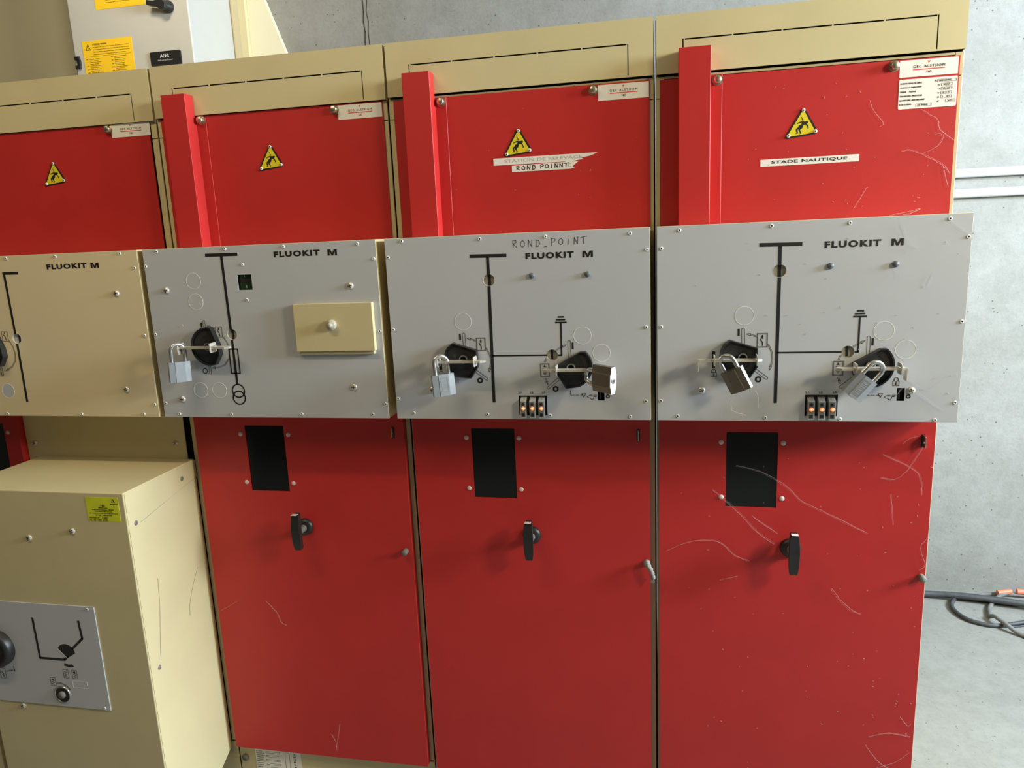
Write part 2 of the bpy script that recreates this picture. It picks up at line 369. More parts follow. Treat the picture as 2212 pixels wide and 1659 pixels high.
YBX = -.1737      # front of the control boxes
def control_box_shell(parent, x0, x1, m=BEI):
    b = MB(); z0, z1 = .0385, .5160
    b.box(x0, x1, YBX + .001, -.036, z1 - .002, z1, m).box(x0, x1, YBX + .001, -.036, z0, z0 + .002, m)
    b.box(x0, x0 + .002, YBX + .001, -.036, z0 + .002, z1 - .002, m).box(x1 - .002, x1, YBX + .001, -.036, z0 + .002, z1 - .002, m)
    b.box(x0 + .002, x1 - .002, -.040, -.036, z0 + .002, z1 - .002, DRK)
    return b.build('control_box', parent, bevel=.0012)
def knob_body(m, outline, cx, cz, slots, y0=YBX, hub=.0105):
    n0 = len(m.v)
    m.plate([outline], y0 - .013, y0, BLG)
    def inset(k): return [(cx + (x - cx) * k, cz + (z - cz) * k) for x, z in outline]
    m.plate([outline, inset(.93)], y0 - .018, y0 - .0125, BLG)
    for r0, r1, a0, a1 in slots:
        o = arcpts(cx, cz, r1, a0, a1, 14) + arcpts(cx, cz, r0, a1, a0, 14)
        m.plate([o], y0 - .0136, y0 - .012, DRK)  # slot recess drawn as a dark plate, its shade put into the colour
    m.ring(cx, cz, hub, hub * .66, y0 - .013, BLG, t=.010); m.ring(cx, cz, hub * .66, .0, y0 - .013, DRK, t=.0006)
    m.ring(cx, cz, hub * 1.02, hub * .8, y0 - .0225, STL, t=.0006)
def make_handle(parent, kind, dx, dz):
    m = MB()
    if kind == 'L':
        cx, cz, r = .2045 + dx, .200 + dz, .0525
        out = [(.239 + dx, .2215 + dz), (.176 + dx, .2415 + dz)] + arcpts(cx, cz, r, 138, 246, 16)[1:] + [(.222 + dx, .1485 + dz), (.2405 + dx, .177 + dz)]
        knob_body(m, out, cx, cz, [(.030, .045, 128, 195), (.030, .045, 225, 292)])
        m.plate([rrect(cx - .004, cx + .004, cz + .021, cz + .030, .003)], YBX - .0137, YBX - .012, DRK)
    elif kind == 'R':
        cx, cz, r = .4895 + dx, .1775 + dz, .0535
        out = [(.454 + dx, .158 + dz), (.454 + dx, .183 + dz), (.5125 + dx, .2165 + dz)] + list(reversed(arcpts(cx, cz, r, -70, 55, 16)))[1:] + [(.475 + dx, .123 + dz)]
        out = list(reversed(out)); knob_body(m, out, cx, cz, [(.031, .046, -20, 58), (.031, .046, -98, -30)])
    else:
        cx, cz, r = .1835 + dx, .245 + dz, .0535
        out = arcpts(cx, cz, r, 82, 278, 26) + [(.198 + dx, .193 + dz), (.2150 + dx, .222 + dz), (.2130 + dx, .248 + dz), (.1955 + dx, .295 + dz)]
        knob_body(m, out, cx, cz, [(.030, .045, 95, 170), (.030, .045, 190, 262)])
    return m.build('rotary_handle', parent, bevel=.0012)
def make_bar(parent, x0, x1, z, clips, bend=0, side=-1, yc=-.212, stubs=True):
    """flat steel locking bar running through two eye clips standing out of the plate"""
    m = MB(); t = .0026; hw = .011
    m.plate([[(x0, yc - hw), (x1 - .012, yc - hw), (x1, yc - hw * .35), (x1, yc + hw * .35), (x1 - .012, yc + hw), (x0, yc + hw)] if side < 0 else
             [(x0, yc - hw * .35), (x0 + .012, yc - hw), (x1, yc - hw), (x1, yc + hw), (x0 + .012, yc + hw), (x0, yc + hw * .35)],
             circ((x0 if side < 0 else x1) + .018 * -side, yc, .0035, 12)], -t, t, BARM)
    n = len(m.v)
    m.v = [(x, zz, -y) for x, y, zz in m.v]      # turn the plate to lie flat
    m.v = [(x, y, z + zz) for x, y, zz in m.v]
    if bend:
        xe = x0 if side < 0 else x1
        m.box(xe - .0016, xe + .0016, yc - hw, yc + hw, z - bend, z + t, BARM)
    for c in clips:
        k = MB()
        k.plate([rrect(yc - .0155, yc + .0165, -.0130, .0130, .005), rrect(yc - .0112, yc + .0112, -.0036, .0036, .002)], -.0011, .0011, BARM)
        k.v += []
        k.v = [(c + y, x, z + zz) for x, y, zz in k.v]
        b = len(m.v); m.v += k.v
        for f in k.f: m.f.append(tuple(b + q for q in f)); m.m.append(m.mi(BARM))
    return m.build('lock_bar', parent, bevel=.0006)
def make_lamp(parent, x, y=YBX):
    m = MB()
    prof = [(.0, .020), (.054, .020), (.054, .0), (.046, -.004), (.006, -.004), (.0, .0)]   # height, depth
    vs = []
    for sx in (-.0078, .0078):
        for zz, yy in ((.045, -.012), (.090, -.012), (.101, .012), (.045, .020)): vs.append((x + sx, y + yy, zz))
    m.add(vs, [(0, 1, 2, 3), (7, 6, 5, 4), (0, 4, 5, 1), (1, 5, 6, 2), (2, 6, 7, 3), (3, 7, 4, 0)], CLR)
    m.box(x - .0055, x + .0055, y - .0124, y - .0118, .048, .088, DIM)
    m.box(x - .0040, x + .0040, y - .0128, y - .0122, .050, .058, BLG)
    m.lathe(x, y - .0122, .0825, [(.0036, 0), (.0036, .002), (0, .0024)], BLK, n=16)
    m.lathe(x, y - .0122, .0710, [(.0050, 0), (.0050, .0012), (.0042, .0020), (.0022, .0024)], GLO, n=18)
    m.lathe(x, y - .0122, .0710, [(.0021, 0), (.0021, .0025), (0, .0027)], GLI, n=12)
    return m.build('phase_indicator_lamp', parent, bevel=.0007)
MGL = [(0, 0), (0, 1), (.30, 1), (.5, .40), (.70, 1), (1, 1), (1, 0), (.79, 0), (.79, .68), (.59, 0), (.41, 0), (.21, .68), (.21, 0)]
def bigM(m, x, z, w, h, y): m.plate([[(x + a * w, z + b * h) for a, b in MGL]], y - .0004, y, BLK)
def fluokit(m, x, z, y, w=.1205, mx=.142, mw_=.0255, h=.0155):
    m.text('FLUOKIT', x, z, w, h, y, BLK, bold=.046, t=.0004); bigM(m, x + mx, z, mw_, h, y)

def feeder_panel(cab, x0, x1, a, b, rims, big, seedmark=False):
    """grey operating panel with two rotary handles; a = shift of left handle group, b = shift of the rest"""
    bx = control_box_shell(cab, x0, x1)
    m = MB(); y = YBX; w1 = (.286, .402); w2 = (.444 + b, .208)
    holes = [circ(*w1, .0155), circ(*w2, .0148), rect(.3525 + b, .4265 + b, .0520 + b, .1045 + b), rect(.5555, .5725, .0895, .121)]
    m.plate([rect(x0 + .001, x1 - .001, .0395, .5150)] + holes, y, y + .0015, GRY)
    P = y - .00001
    m.stroke([(.2395, .4635), (.3320, .4620)], .0085, P, BLK)
    m.stroke([(.2855, .460), (.2856, w1[1] + .0152)], .0078, P, BLK); m.stroke([(.2858, w1[1] - .0152), (.2845, .0860)], .0078, P, BLK)
    m.stroke([(.2850, .2080), (w2[0] - .0147, .2080)], .0040, P, BLK); m.stroke([(w2[0] + .0147, .2075), (.4660, .2075), (.4662, .2900)], .0042, P, BLK)
    for zz, q0, q1 in ((.2910, .4520, .4802), (.2978, .4552, .4768), (.3047, .4592, .4738)): m.stroke([(q0, zz), (q1, zz)], .0040, P, BLK)
    # left handle markings
    slot_outline(m, (.2065 + a, .2650), (.2075 + a, .228), .0068, P); m.stroke([(.1965 + a, .2500), (.1962 + a, .2655)], .0048, P, BLK)
    slot_outline(m, (.236 + a, .167), (.263 + a, .146), .0062, P); m.ring(.2440 + a, .1430, .0078, .0036, P, BLK)
    switch_box(m, .239 + a, .263 + a, .2215, .2552, P)
    arrow(m, [(.238 + a, .2475), (.230 + a, .2510), (.2235 + a, .2525)], P, head=.009)
    arrow(m, [(.2645 + a, .2290), (.2735 + a, .2100), (.2755 + a, .190), (.2715 + a, .174)], P, head=.009)
    # earthing handle markings
    slot_outline(m, (.488 + b, .242), (.4885 + b, .200), .0068, P); m.stroke([(.4968 + b, .2225), (.4968 + b, .2385)], .0048, P, BLK)
    slot_outline(m, (.4310 + b, .1230), (.4570 + b, .1450), .0062, P); m.ring(.4500 + b, .1200, .0078, .0036, P, BLK)
    earth_box(m, .412 + b, .4352 + b, .1515, .1860, P)
    arrow(m, [(.4535 + b, .2185), (.4610 + b, .2245), (.4720 + b, .2300)], P, head=.0095); arrow(m, [(.4245 + b, .1485), (.4275 + b, .1395)], P, head=.009)
    m.stroke([(.4225 + b, .1895), (.4275 + b, .2005)], .0007, P, BLK); m.stroke([(.4250 + b, .1888), (.4300 + b, .1995)], .0007, P, BLK)
    for q in range(6):
        if q == 3: continue
        m.stroke([(.488 + q * .0115, .1035), (.488 + q * .0115 + .008, .1035)], .0011, P, BLK)
    m.stroke([(.4865, .1035), (.4865, .1150)], .0011, P, BLK)
    m.stroke([(.515, .1075), (.5255, .1075), (.5203, .0980)], .0011, P, BLK, closed=True)
    m.stroke([(.529, .100), (.531, .097), (.537, .0965), (.539, .0925), (.543, .092), (.545, .096), (.5455, .099), (.553, .1005), (.545, .1015), (.533, .1015)], .0010, P, BLK, closed=True)
    m.ring(.5808, .1005, .0052, .0024, P, BLK)
    padsym(m, .1392 + a, .1605, P); padsym(m, .5525 + b, .1375, P)
    m.plate([rect(.1350 + a, .1425 + a, .172, .2130)], P - .0003, P, BLK)
    for q, s_ in enumerate(('L1', 'L2', 'L3')): m.text(s_, (.3535, .3840, .4150)[q] + b, .1082, .0068 + (.0008 if q else 0), .0050, P, BLK, bold=.02)
    fluokit(m, .3828, .4505, P)
    if seedmark:
        handwrite(m, 'ROND', .3515, .4800, .0130, .0180, P, .0011, pitch=.0190); handwrite(m, '-', .4290, .4770, .012, .018, P, .0011)
        handwrite(m, 'POiNT', .4480, .4815, .0130, .0180, P, .0011, pitch=.0185, rise=.0003)
    m.build('face_plate', bx)
    d = MB(); d.ring(*w1, .0152, 0, y + .006, WINM, t=.0002); d.stroke([(w1[0], w1[1] + .0150), (w1[0], w1[1] - .0150)], .0076, y + .0057, BLK)
    d.ring(*w1, .0159, .0150, y + .007, PALE, t=.0072); d.build('position_window', bx)
    d = MB(); d.ring(*w2, .0146, 0, y + .006, WINM, t=.0002); d.stroke([(w2[0] - .002, w2[1] + .0135), (w2[0] - .001, w2[1] - .0100)], .0058, y + .0057, BLK)
    d.ring(*w2, .0152, .0144, y + .007, PALE, t=.0072); d.build('position_window', bx)
    d = MB(); d.box(.3515 + b, .4275 + b, y + .018, y + .0205, .0500, .1060, DIM); d.box(.3515 + b, .4275 + b, y + .0016, y + .018, .1045 + b, .1062 + b, BEI); d.build('lamp_recess', bx)
    for q in (.3655, .3895, .4130): make_lamp(bx, q + b)
    d = MB(); d.box(.5545, .5735, y + .022, y + .024, .0885, .122, DRK); d.box(.5590, .5640, y + .004, y + .02, .0930, .117, BLG); d.build('slide_catch', bx, bevel=.0008)
    for x, z in ((.397, .4095), (.536, .4088)): put('cap', 'rubber_cap', bx, x, y, z)
    for x, z in ((.2085 + a * .6, .298), (.5198, .2565), (.5685 + b, .212)): put('knock', 'knockout', bx, x, y, z)
    for x, z in rims: put('rivet', 'rivet', bx, x, y, z)
    for x, z in big: put('screw', 'screw', bx, x, y, z, random.uniform(-.6, .6))
    return bx

# ------------------------------------------------------------------ switchgear cabinets
def pictogram_sign(parent, cx, cz, s, y):
    """yellow triangular electric-shock sign; cx, cz = apex"""
    def T(p):
        u, v = (p[0] - 848) / 1253.0, (p[1] - 221) / 1087.0
        return (cx + .0715 * u - .0005 * v, cz - .0625 * v + .0035 * u)
    tri = [(790, 215), (848, 190), (905, 215), (1440, 1150), (1435, 1250), (1370, 1290), (230, 1365), (165, 1330), (165, 1250)]
    tr2 = [(800, 330), (865, 290), (1330, 1130), (1280, 1235), (300, 1290), (270, 1200)]
    m = MB(); m.plate([[T(p) for p in tri]], y - .0012, y, BLK); m.plate([[T(p) for p in tr2]], y - .0015, y - .0011, YEL)
    man = [(605, 800), (650, 755), (780, 720), (870, 735), (950, 750), (985, 735), (1040, 745), (1065, 785), (1040, 825), (1000, 835), (1060, 930), (1090, 1000), (1070, 1050), (1040, 1040), (1045, 980), (970, 880), (930, 860), (870, 880), (850, 950), (840, 985), (745, 1060), (760, 1110), (810, 1200), (740, 1235), (725, 1215), (760, 1195), (680, 1060), (680, 1020), (640, 1045), (665, 1195), (575, 1205), (570, 1190), (610, 1170), (575, 1040), (590, 1000), (670, 940), (690, 890), (790, 835), (810, 775), (660, 795), (630, 820)]
    bolt = [(755, 460), (775, 560), (795, 545), (835, 640), (855, 630), (865, 740), (850, 740), (845, 680), (820, 700), (800, 590), (775, 585)]
    m.plate([[T(p) for p in man]], y - .0018, y - .0014, BLK); m.plate([[T(p) for p in bolt]], y - .0018, y - .0014, BLK)
    for p in ((848, 290), (280, 1255), (1360, 1185)):
        a = T(p); m.lathe(a[0], y - .0015, a[1], [(.0044, 0), (.0044, .0010), (.0034, .0022), (.0018, .0024)], RIV, n=16); m.lathe(a[0], y - .0015, a[1], [(.0017, 0), (.0017, .0026)], BLK, n=12)
    return m.build('warning_sign', parent)
def maker_plate(parent, x0, x1, z0, z1, y):
    m = MB(); m.plate([rect(x0, x1, z0, z1)], y - .0008, y, WHT); w = x1 - x0; h = z1 - z0; P = y - .0008
    m.text('GEC ALSTHOM', x0 + .235 * w, z0 + .52 * h, .54 * w, .15 * h, P, BLK, sp=1.35)
    m.plate([[(x0 + .475 * w, z0 + .90 * h), (x0 + .525 * w, z0 + .90 * h), (x0 + .50 * w, z0 + .76 * h)]], P - .0003, P, REDP)
    m.stroke([(x0 + .235 * w, z0 + .42 * h), (x0 + .775 * w, z0 + .42 * h)], .055 * h, P, REDP)
    m.text('T&D', x0 + .46 * w, z0 + .19 * h, .09 * w, .13 * h, P, BLK)
    return m.build('maker_label', parent)
YP = -.034
def red_door(cab, x0, x1, win, plugs, handle=None, bolt=None, latch=None, z1=.036, tall=True):
    y0, y1 = -.0576, -.0325; zb = -1.1335
    m = MB(); m.plate([rrect(x0, x1, zb, z1, .004, 3), rect(*win)], y0, y1, RED)
    d = m.build('lower_door', cab, bevel=.0022, seg=3)
    w = MB(); w.box(win[0] - .004, win[1] + .004, y0 + .004, y0 + .007, win[2] - .004, win[3] + .004, GLS); w.build('window_pane', d)
    for x, z in plugs: put('plug', 'plastic_plug', d, x, y0, z)
    if handle:
        hx, hz = handle; h = MB()
        h.lathe(hx, y0, hz, [(.0265, 0), (.0265, .004), (.0235, .010), (.017, .0125), (.0125, .014)], BLG, n=32)
        h.tube([(hx, y0 - .010, hz), (hx, y0 - .030, hz), (hx, y0 - .052, hz + .004)], [.0115, .0105, .011], DIM, n=14)
        vs = []; fs = []; rows = [(.058, .0100), (.052, .0118), (.010, .0138), (-.030, .0132), (-.050, .0105), (-.054, .0090)]
        for dz_, hw in rows:
            q = -.006 * (dz_ / .05) ** 2
            for sx, yy in ((-1, -.066), (1, -.066), (1, -.046), (-1, -.046)): vs.append((hx + sx * hw * (1 if yy < -.05 else .82), y0 + yy - q, hz + dz_ + .002))
        for k in range(len(rows) - 1):
            for j in range(4): fs.append((4 * k + j, 4 * k + (j + 1) % 4, 4 * k + 4 + (j + 1) % 4, 4 * k + 4 + j))
        fs += [(0, 1, 2, 3), tuple(range(4 * len(rows) - 4, 4 * len(rows)))]
        h.add(vs, fs, BLG); h.box(hx - .0088, hx + .0088, y0 - .0665, y0 - .052, hz + .0598, hz + .0612, GPL); h.build('door_handle', d, bevel=.0016)
    if bolt:
        b = MB(); b.lathe(bolt[0], y0, bolt[1], [(.0088, 0), (.0088, .016), (.0075, .0185), (0, .019)], DIM); b.build('locking_stud', d)
    if latch:
        l = MB(); x, z, k = latch
        l.plate([rect(x - .0045, x + .0045, z - .020, z + .014)], y0 - .0004, y0, BLK)
        l.plate([rrect(y0 - .022 if k else y0 - .012, y0 + .002, z - .016, z + .013, .003), circ(y0 - (.014 if k else .008), z - .004, .003, 10)], -.0012, .0012, BRS)
        n = len(l.v); mid = [i for i in range(8, n)]
        for i in mid: a, b_, c = l.v[i]; l.v[i] = (x + b_, a, c)
        l.build('latch_tab', d)
    return d
def cabinet_common(i, cab, lowx=.007, drk=True):
    f = MB()   # carcass: two side sheets, top, back, front uprights, plinth
    f.box(.0015, .006, -.028, .90, -1.25, 1.012, BEI).box(.6935, .697, -.028, .90, -1.25, 1.012, BEI)
    f.box(.006, .694, .895, .90, -1.25, 1.012, BEI).box(.006, .694, -.028, .895, 1.004, 1.012, BEI)
    for a, b in ((.0015, .022), (.678, .697)):
        f.box(a, b, -.031, -.012, -1.13, .827, BEI); f.box(a, b, -.031, -.012, .829, .8795, BEI)
    f.box(.022, .678, -.031, -.012, .8735, .8795, BEI)
    f.box(.006, .694, -.008, -.004, -1.13, .8735, DRK)
    f.box(.0015, .697, -.030, -.006, -1.25, -1.137, BEI)
    return f.build('cabinet_frame', cab, bevel=.0012)
def top_cover(cab, zb, slots=True, zt=1.018):
    b = MB(); x0, x1 = .0035, .6965
    holes = []
    zs = zb + .0745
    if slots:
        xs = [.070, .1835, .2965, .4085, .5210, .6335]
        holes = [rect(xs[k] + .0018, xs[k + 1] - .0018, zs, zs + .0034) for k in range(5)]
        holes += [rect(.0660, .0690, zb + .004, zs + .0034), rect(.6335, .6362, zb + .004, zs + .0030)]
    b.plate([rect(x0, x1, zb, zt)] + holes, -.040, -.0385, BEI)
    b.box(x0, x0 + .0015, -.0385, .5, zb, zt - .0015, BEI).box(x1 - .0015, x1, -.0385, .5, zb, zt - .0015, BEI)
    b.box(x0, x1, -.0385, .5, zt - .0015, zt, BEI).box(x0 + .0015, x1 - .0015, -.0335, -.0325, zb, zt - .0015, DRK)
    return b.build('top_cover', cab, bevel=.001)
def upper_panel(cab, x0, x1, z0, z1):
    return MB().plate([rect(x0, x1, z0, z1)], YP, -.0312, RED).build('upper_panel', cab, bevel=.0008)
def duct(cab, x0=.057, x1=.1315, zt=.9325):
    m = MB(); z0 = .517
    pr = [(-.080, z0), (-.080, zt), (-.0412, zt), (-.0412, .8735), (-.0345, .8735), (-.0345, z0)]
    m.add([(x0, a, b) for a, b in pr] + [(x1, a, b) for a, b in pr], [tuple(range(6)), tuple(range(11, 5, -1))] + [(k, (k + 1) % 6, 6 + (k + 1) % 6, 6 + k) for k in range(6)], RED)
    m.box(x1 - .001, x1 + .030, -.0375, -.0345, z0, .8735, RED)
    return m.build('cable_duct', cab, bevel=.003, seg=3)

R4 = [(.056, .505), (.265, .506), (.435, .505), (.642, .505), (.014, .464), (.682, .464), (.013, .275), (.682, .275), (.012, .089), (.681, .086), (.053, .050), (.262, .047), (.433, .045), (.641, .044)]
R3 = [(.061, .508), (.267, .505), (.434, .504), (.640, .503), (.021, .468), (.680, .463), (.021, .280), (.677, .275), (.020, .094), (.675, .088), (.062, .054), (.265, .052), (.431, .050), (.636, .048)]
R2 = [(.049, .509), (.258, .508), (.430, .508), (.640, .506), (.009, .470), (.682, .466), (.011, .279), (.683, .277), (.013, .079), (.684, .079), (.053, .048), (.218, .048), (.435, .050), (.644, .050)]
R1 = [(.052, .509), (.256, .508), (.422, .507), (.633, .508), (.673, .467), (.675, .277), (.676, .076), (.164, .046), (.426, .046), (.636, .047)]
GR = 'switchgear cabinets standing in one row'
# --- cabinet at the right end
c4 = empty('switchgear_cabinet', (2.1, 0, 0), 'red and beige switchgear cabinet labelled STADE NAUTIQUE, at the right end of the row', 'electrical cabinet', GR)
cabinet_common(3, c4); top_cover(c4, .8835)
p = upper_panel(c4, .012, .688, .517, .8715)
pictogram_sign(p, .351, .7795, 1, YP); maker_plate(p, .5605, .6845, .832, .869, YP)
s = MB(); s.plate([rrect(.5610, .6855, .7615, .8275, .003)], YP - .0008, YP, WHT); P = YP - .0008
rows = ['N. IDENTIF. CELLULE - N. CUBICLE', 'COURANT J. de B - BUSBAR CURRENT', 'TENSION   -   VOLTAGE', 'TENUE AUX CHOCS - IMPULSE VOLTAGE', 'Cts COURTE DUREE - SHORT TIME CURRENT', 'N. Cde - N. CONTROL']
for k, r in enumerate(rows): s.text(r, .5640, .8165 - k * .0093, (.046, .046, .034, .048, .054, .026)[k], .0034, P, BLK)
for k, (q, xa, xb) in enumerate((('804227/000', .643, .6830), ('400', .652, .6745), ('15-20', .652, .6745), ('125', .652, .6745), ('1    0,1', .652, .6745), ('V01', .663, .6830))):
    zz = .8225 - k * .0090; s.stroke(rect(xa, xb, zz - .0058, zz), .0004, P, BLK, closed=True); s.text(q, xa + .004, zz - .0046, (xb - xa) * .62, .0036, P, BLK)
    s.text(('N.', 'In', 'U', 'Up', 'kA', 'REP')[k], .6450 if k else .6380, zz - .0046, .0035, .0030, P, BLK)
s.stroke(rect(.6000, .6330, .7660, .7718), .0004, P, BLK, closed=True); s.text('ZE 44008', .6030, .7670, .022, .0038, P, BLK); s.build('rating_label', p)
s = MB(); s.plate([rect(.2548, .4815, .6500, .6665)], YP - .0006, YP, WHB); s.text('STADE NAUTIQUE', .2810, .6545, .1740, .0082, YP - .0006, BLK, bold=.012); s.build('name_label', p)
d = duct(c4, .0565, .1315)
put('bolt', 'bolt', d, .150, -.0375, .860); put('bolt', 'bolt', p, .5485, YP, .859)
feeder_panel(c4, .0035, .6900, 0, 0, R4, [(.111, .116), (.586, .115)])
bx4 = c4.children[-1]
make_handle(bx4, 'L', 0, 0); make_handle(bx4, 'R', 0, 0)
make_bar(bx4, .100, .2465, .1970, (.1375, .2345), bend=.026, side=-1)
make_bar(bx4, .4095, .5600, .1745, (.4525, .5475), bend=.028, side=1)
red_door(c4, .008, .6865, (.1825, .3125, -.2295, -.0215), [(.169, -.0495), (.3255, -.0500), (.171, -.2025), (.3260, -.2025)], (.351, -.3395), (.676, -.407), (.658, -.037, 1))
# --- second from right
c3 = empty('switchgear_cabinet', (1.4, 0, 0), 'red and beige switchgear cabinet with two torn white ROND POINT tape labels', 'electrical cabinet', GR)
cabinet_common(2, c3); top_cover(c3, .8835)
p = upper_panel(c3, .0155, .6870, .517, .8745)
pictogram_sign(p, .351, .7805, 1, YP); maker_plate(p, .5595, .6855, .834, .8715, YP)
s = MB(); s.plate([[(.2815, .6930), (.2815, .7105), (.2845, .7085), (.2850, .7108), (.556, .7105), (.540, .7040), (.512, .6990), (.520, .6960), (.487, .6925), (.495, .6905), (.4750, .6905), (.4700, .6925)]], YP - .0006, YP, WHB)
s.text('STATION DE RELEVAGE', .311, .6985, .205, .0078, YP - .0006, GREYP, t=.0002); s.build('torn_name_label', p)
s = MB(); s.plate([[(.3305, .6740), (.3305, .6900), (.5060, .6915), (.4900, .6795), (.4960, .6765), (.4860, .6735), (.4700, .6735)]], YP - .0010, YP - .0002, WHB)
handwrite(s, 'ROND', .3430, .6775, .0105, .0108, YP - .0010, .0018, pitch=.0137); handwrite(s, 'POINNT', .4060, .6785, .0105, .0105, YP - .0010, .0019, pitch=.0125)
s.text('E', .479, .6795, .009, .0075, YP - .0010, GREYP, t=.0002); s.build('handwritten_label', p)
d = duct(c3, .0585, .1330)
put('bolt', 'bolt', d, .149, -.0375, .862); put('bolt', 'bolt', p, .5475, YP, .861)
feeder_panel(c3, .0135, .6880, .006, -.002, R3, [(.118, .118)], seedmark=True)
bx3 = c3.children[-1]
make_handle(bx3, 'L', .0085, .003); make_handle(bx3, 'R', .002, .001)
make_bar(bx3, .1500, .2755, .2000, (.1520, .2480), bend=.0, side=-1)
make_bar(bx3, .4220, .5560, .1755, (.4575, .5500), bend=.0, side=1)
red_door(c3, .0135, .6830, (.1860, .3110, -.2235, -.0180), [(.1715, -.0450), (.3230, -.0450), (.172, -.196), (.3240, -.1960)], (.350, -.3320), None, (.653, -.030, 0))
# --- third from right
c2 = empty('switchgear_cabinet', (.7, 0, 0), 'red and beige switchgear cabinet whose grey panel has a beige flap with a round knob', 'electrical cabinet', GR)
cabinet_common(1, c2); top_cover(c2, .8800)
p = upper_panel(c2, .0150, .6850, .517, .8785)
pictogram_sign(p, .3465, .7865, 1, YP); maker_plate(p, .5565, .6825, .8385, .8755, YP)
d = duct(c2, .0560, .1300)
put('bolt', 'bolt', d, .146, -.0375, .866); put('bolt', 'bolt', p, .5475, YP, .8655)
bx2 = control_box_shell(c2, .0040, .6900); m = MB(); y = YBX; P = y - .00001; w1 = (.2495, .2755)
m.plate([rect(.005, .689, .0395, .5150), circ(*w1, .0152), rect(.2860, .3275, .3965, .4380)], y, y + .0015, GRY)
m.stroke([(.1970, .4935), (.2915, .4928)], .0085, P, BLK); m.stroke([(.2450, .4890), (.2475, w1[1] + .0150)], .0075, P, BLK)
m.stroke([(.2475, w1[1] - .0150), (.2480, .1355)], .0070, P, BLK); m.stroke(rect(.2345, .2610, .1660, .2345), .0034, P, BLK, closed=True)
for zz in (.1160, .0960): m.ring(.2490, zz, .0205, .0168, P, BLK)
slot_outline(m, (.1680, .313), (.1675, .297), .0062, P); slot_outline(m, (.1695, .190), (.1690, .167), .0062, P)
m.stroke([(.1590, .2965), (.1590, .3095)], .0044, P, BLK); m.ring(.1530, .1735, .0078, .0058, P, BLK)
m.stroke(rect(.2000, .2200, .2690, .2975), .0010, P, BLK, closed=True); m.stroke([(.2060, .2880), (.2110, .2800), (.2120, .2720)], .0022, P, BLK); m.stroke([(.2100, .2950), (.2100, .2900)], .0024, P, BLK); m.stroke([(.2070, .2905), (.2130, .2905)], .0010, P, BLK)
arrow(m, [(.1990, .2925), (.1900, .2965), (.1840, .2985)], P, head=.008)
arrow(m, [(.2225, .2690), (.2325, .2510), (.2360, .2300), (.2320, .2080), (.2170, .1900), (.1950, .1830), (.1850, .1825)], P, head=.009)
m.text('FLUOKIT', .4005, .4805, .1325, .0155, P, BLK, bold=.046); bigM(m, .5550, .4795, .0262, .0155, P)
m.stroke([(.087, .300), (.099, .3040)], .006, P, PALE); m.build('face_plate', bx2)
dd = MB(); dd.ring(*w1, .0148, 0, y + .006, WINM, t=.0002); dd.stroke([(w1[0] - .001, w1[1] + .0148), (w1[0] - .001, w1[1] - .0125)], .0072, y + .0057, BLK); dd.ring(*w1, .0156, .0148, y + .007, PALE, t=.0072); dd.build('position_window', bx2)
dd = MB(); dd.box(.2845, .3290, y + .008, y + .010, .3950, .4395, GRN); dd.stroke([(.303, .436), (.303, .431)], .0012, y + .008, RIV); dd.stroke([(.306, .409), (.306, .402)], .0018, y + .008, RIV); dd.stroke([(.2855, .4215), (.328, .4215)], .010, y + .008, DRK); dd.build('counter_window', bx2)
fl = MB(); fl.box(.4475, .6720, y - .016, y - .0005, .2270, .3555, BEI); fl.box(.4530, .6670, y - .010, y - .0005, .2175, .2265, BEI); flo = fl.build('cover_flap', bx2, bevel=.0015)
kb = MB(); kb.lathe(.5560, y - .016, .2985, [(.0140, 0), (.0140, .010), (.0120, .0125), (.0060, .013), (.0060, .0165), (.0045, .018), (0, .0182)], KNOBM); kb.build('flap_knob', bx2)
for x, z in ((.305, .465), (.307, .369)): put('rivet', 'rivet', bx2, x, y, z)
for x, z in ((.064, .402), (.611, .399), (.070, .092), (.597, .126)): put('screw', 'screw', bx2, x, y, z, random.uniform(-.6, .6))
for x, z in ((.151, .425), (.151, .368), (.131, .118), (.190, .118)): put('knock', 'knockout', bx2, x, y, z)
for x, z in R2: put('rivet', 'rivet', bx2, x, y, z)
make_handle(bx2, 'C', 0, 0); make_bar(bx2, .1100, .2640, .2455, (.1120, .2110), bend=.018, side=-1)
red_door(c2, .0105, .6850, (.1795, .3075, -.2225, -.0160), [(.1640, -.0430), (.3215, -.0430), (.166, -.1955), (.3220, -.1955)], (.3470, -.3330), (.665, -.399), (.653, -.030, 0))
s = MB(); s.plate([rect(.060, .2280, -1.2300, -1.1560)], -.0312, -.030, WHT)
for k in range(9):
    zz = -1.1620 - k * .0075
    s.text(('N. TYPE', 'NORME', 'FREQUENCE', 'TENSION', 'COURANT', 'PRESSION', 'ANNEE', 'MASSE', 'SERIE')[k] + ' . . .', .064, zz - .003, .030 + (k * 13 % 17) * .001, .0032, -.0312, BLK)
    if k % 2 == 0: s.stroke(rect(.100, .150, zz - .0055, zz), .0006, -.0312, BLK, closed=True)
s.stroke(rect(.170, .186, -1.220, -1.160), .0006, -.0312, BLK, closed=True)
for k in range(6): s.text('8' if k % 2 else '3', .200, -1.166 - k * .010, .009, .0055, -.0312, BLK)
s.build('type_label', c2)
pb = MB(); pb.lathe(.022, -.030, -1.192, [(.012, 0), (.012, .006), (0, .008)], DIM); pb.build('plinth_bolt', c2)
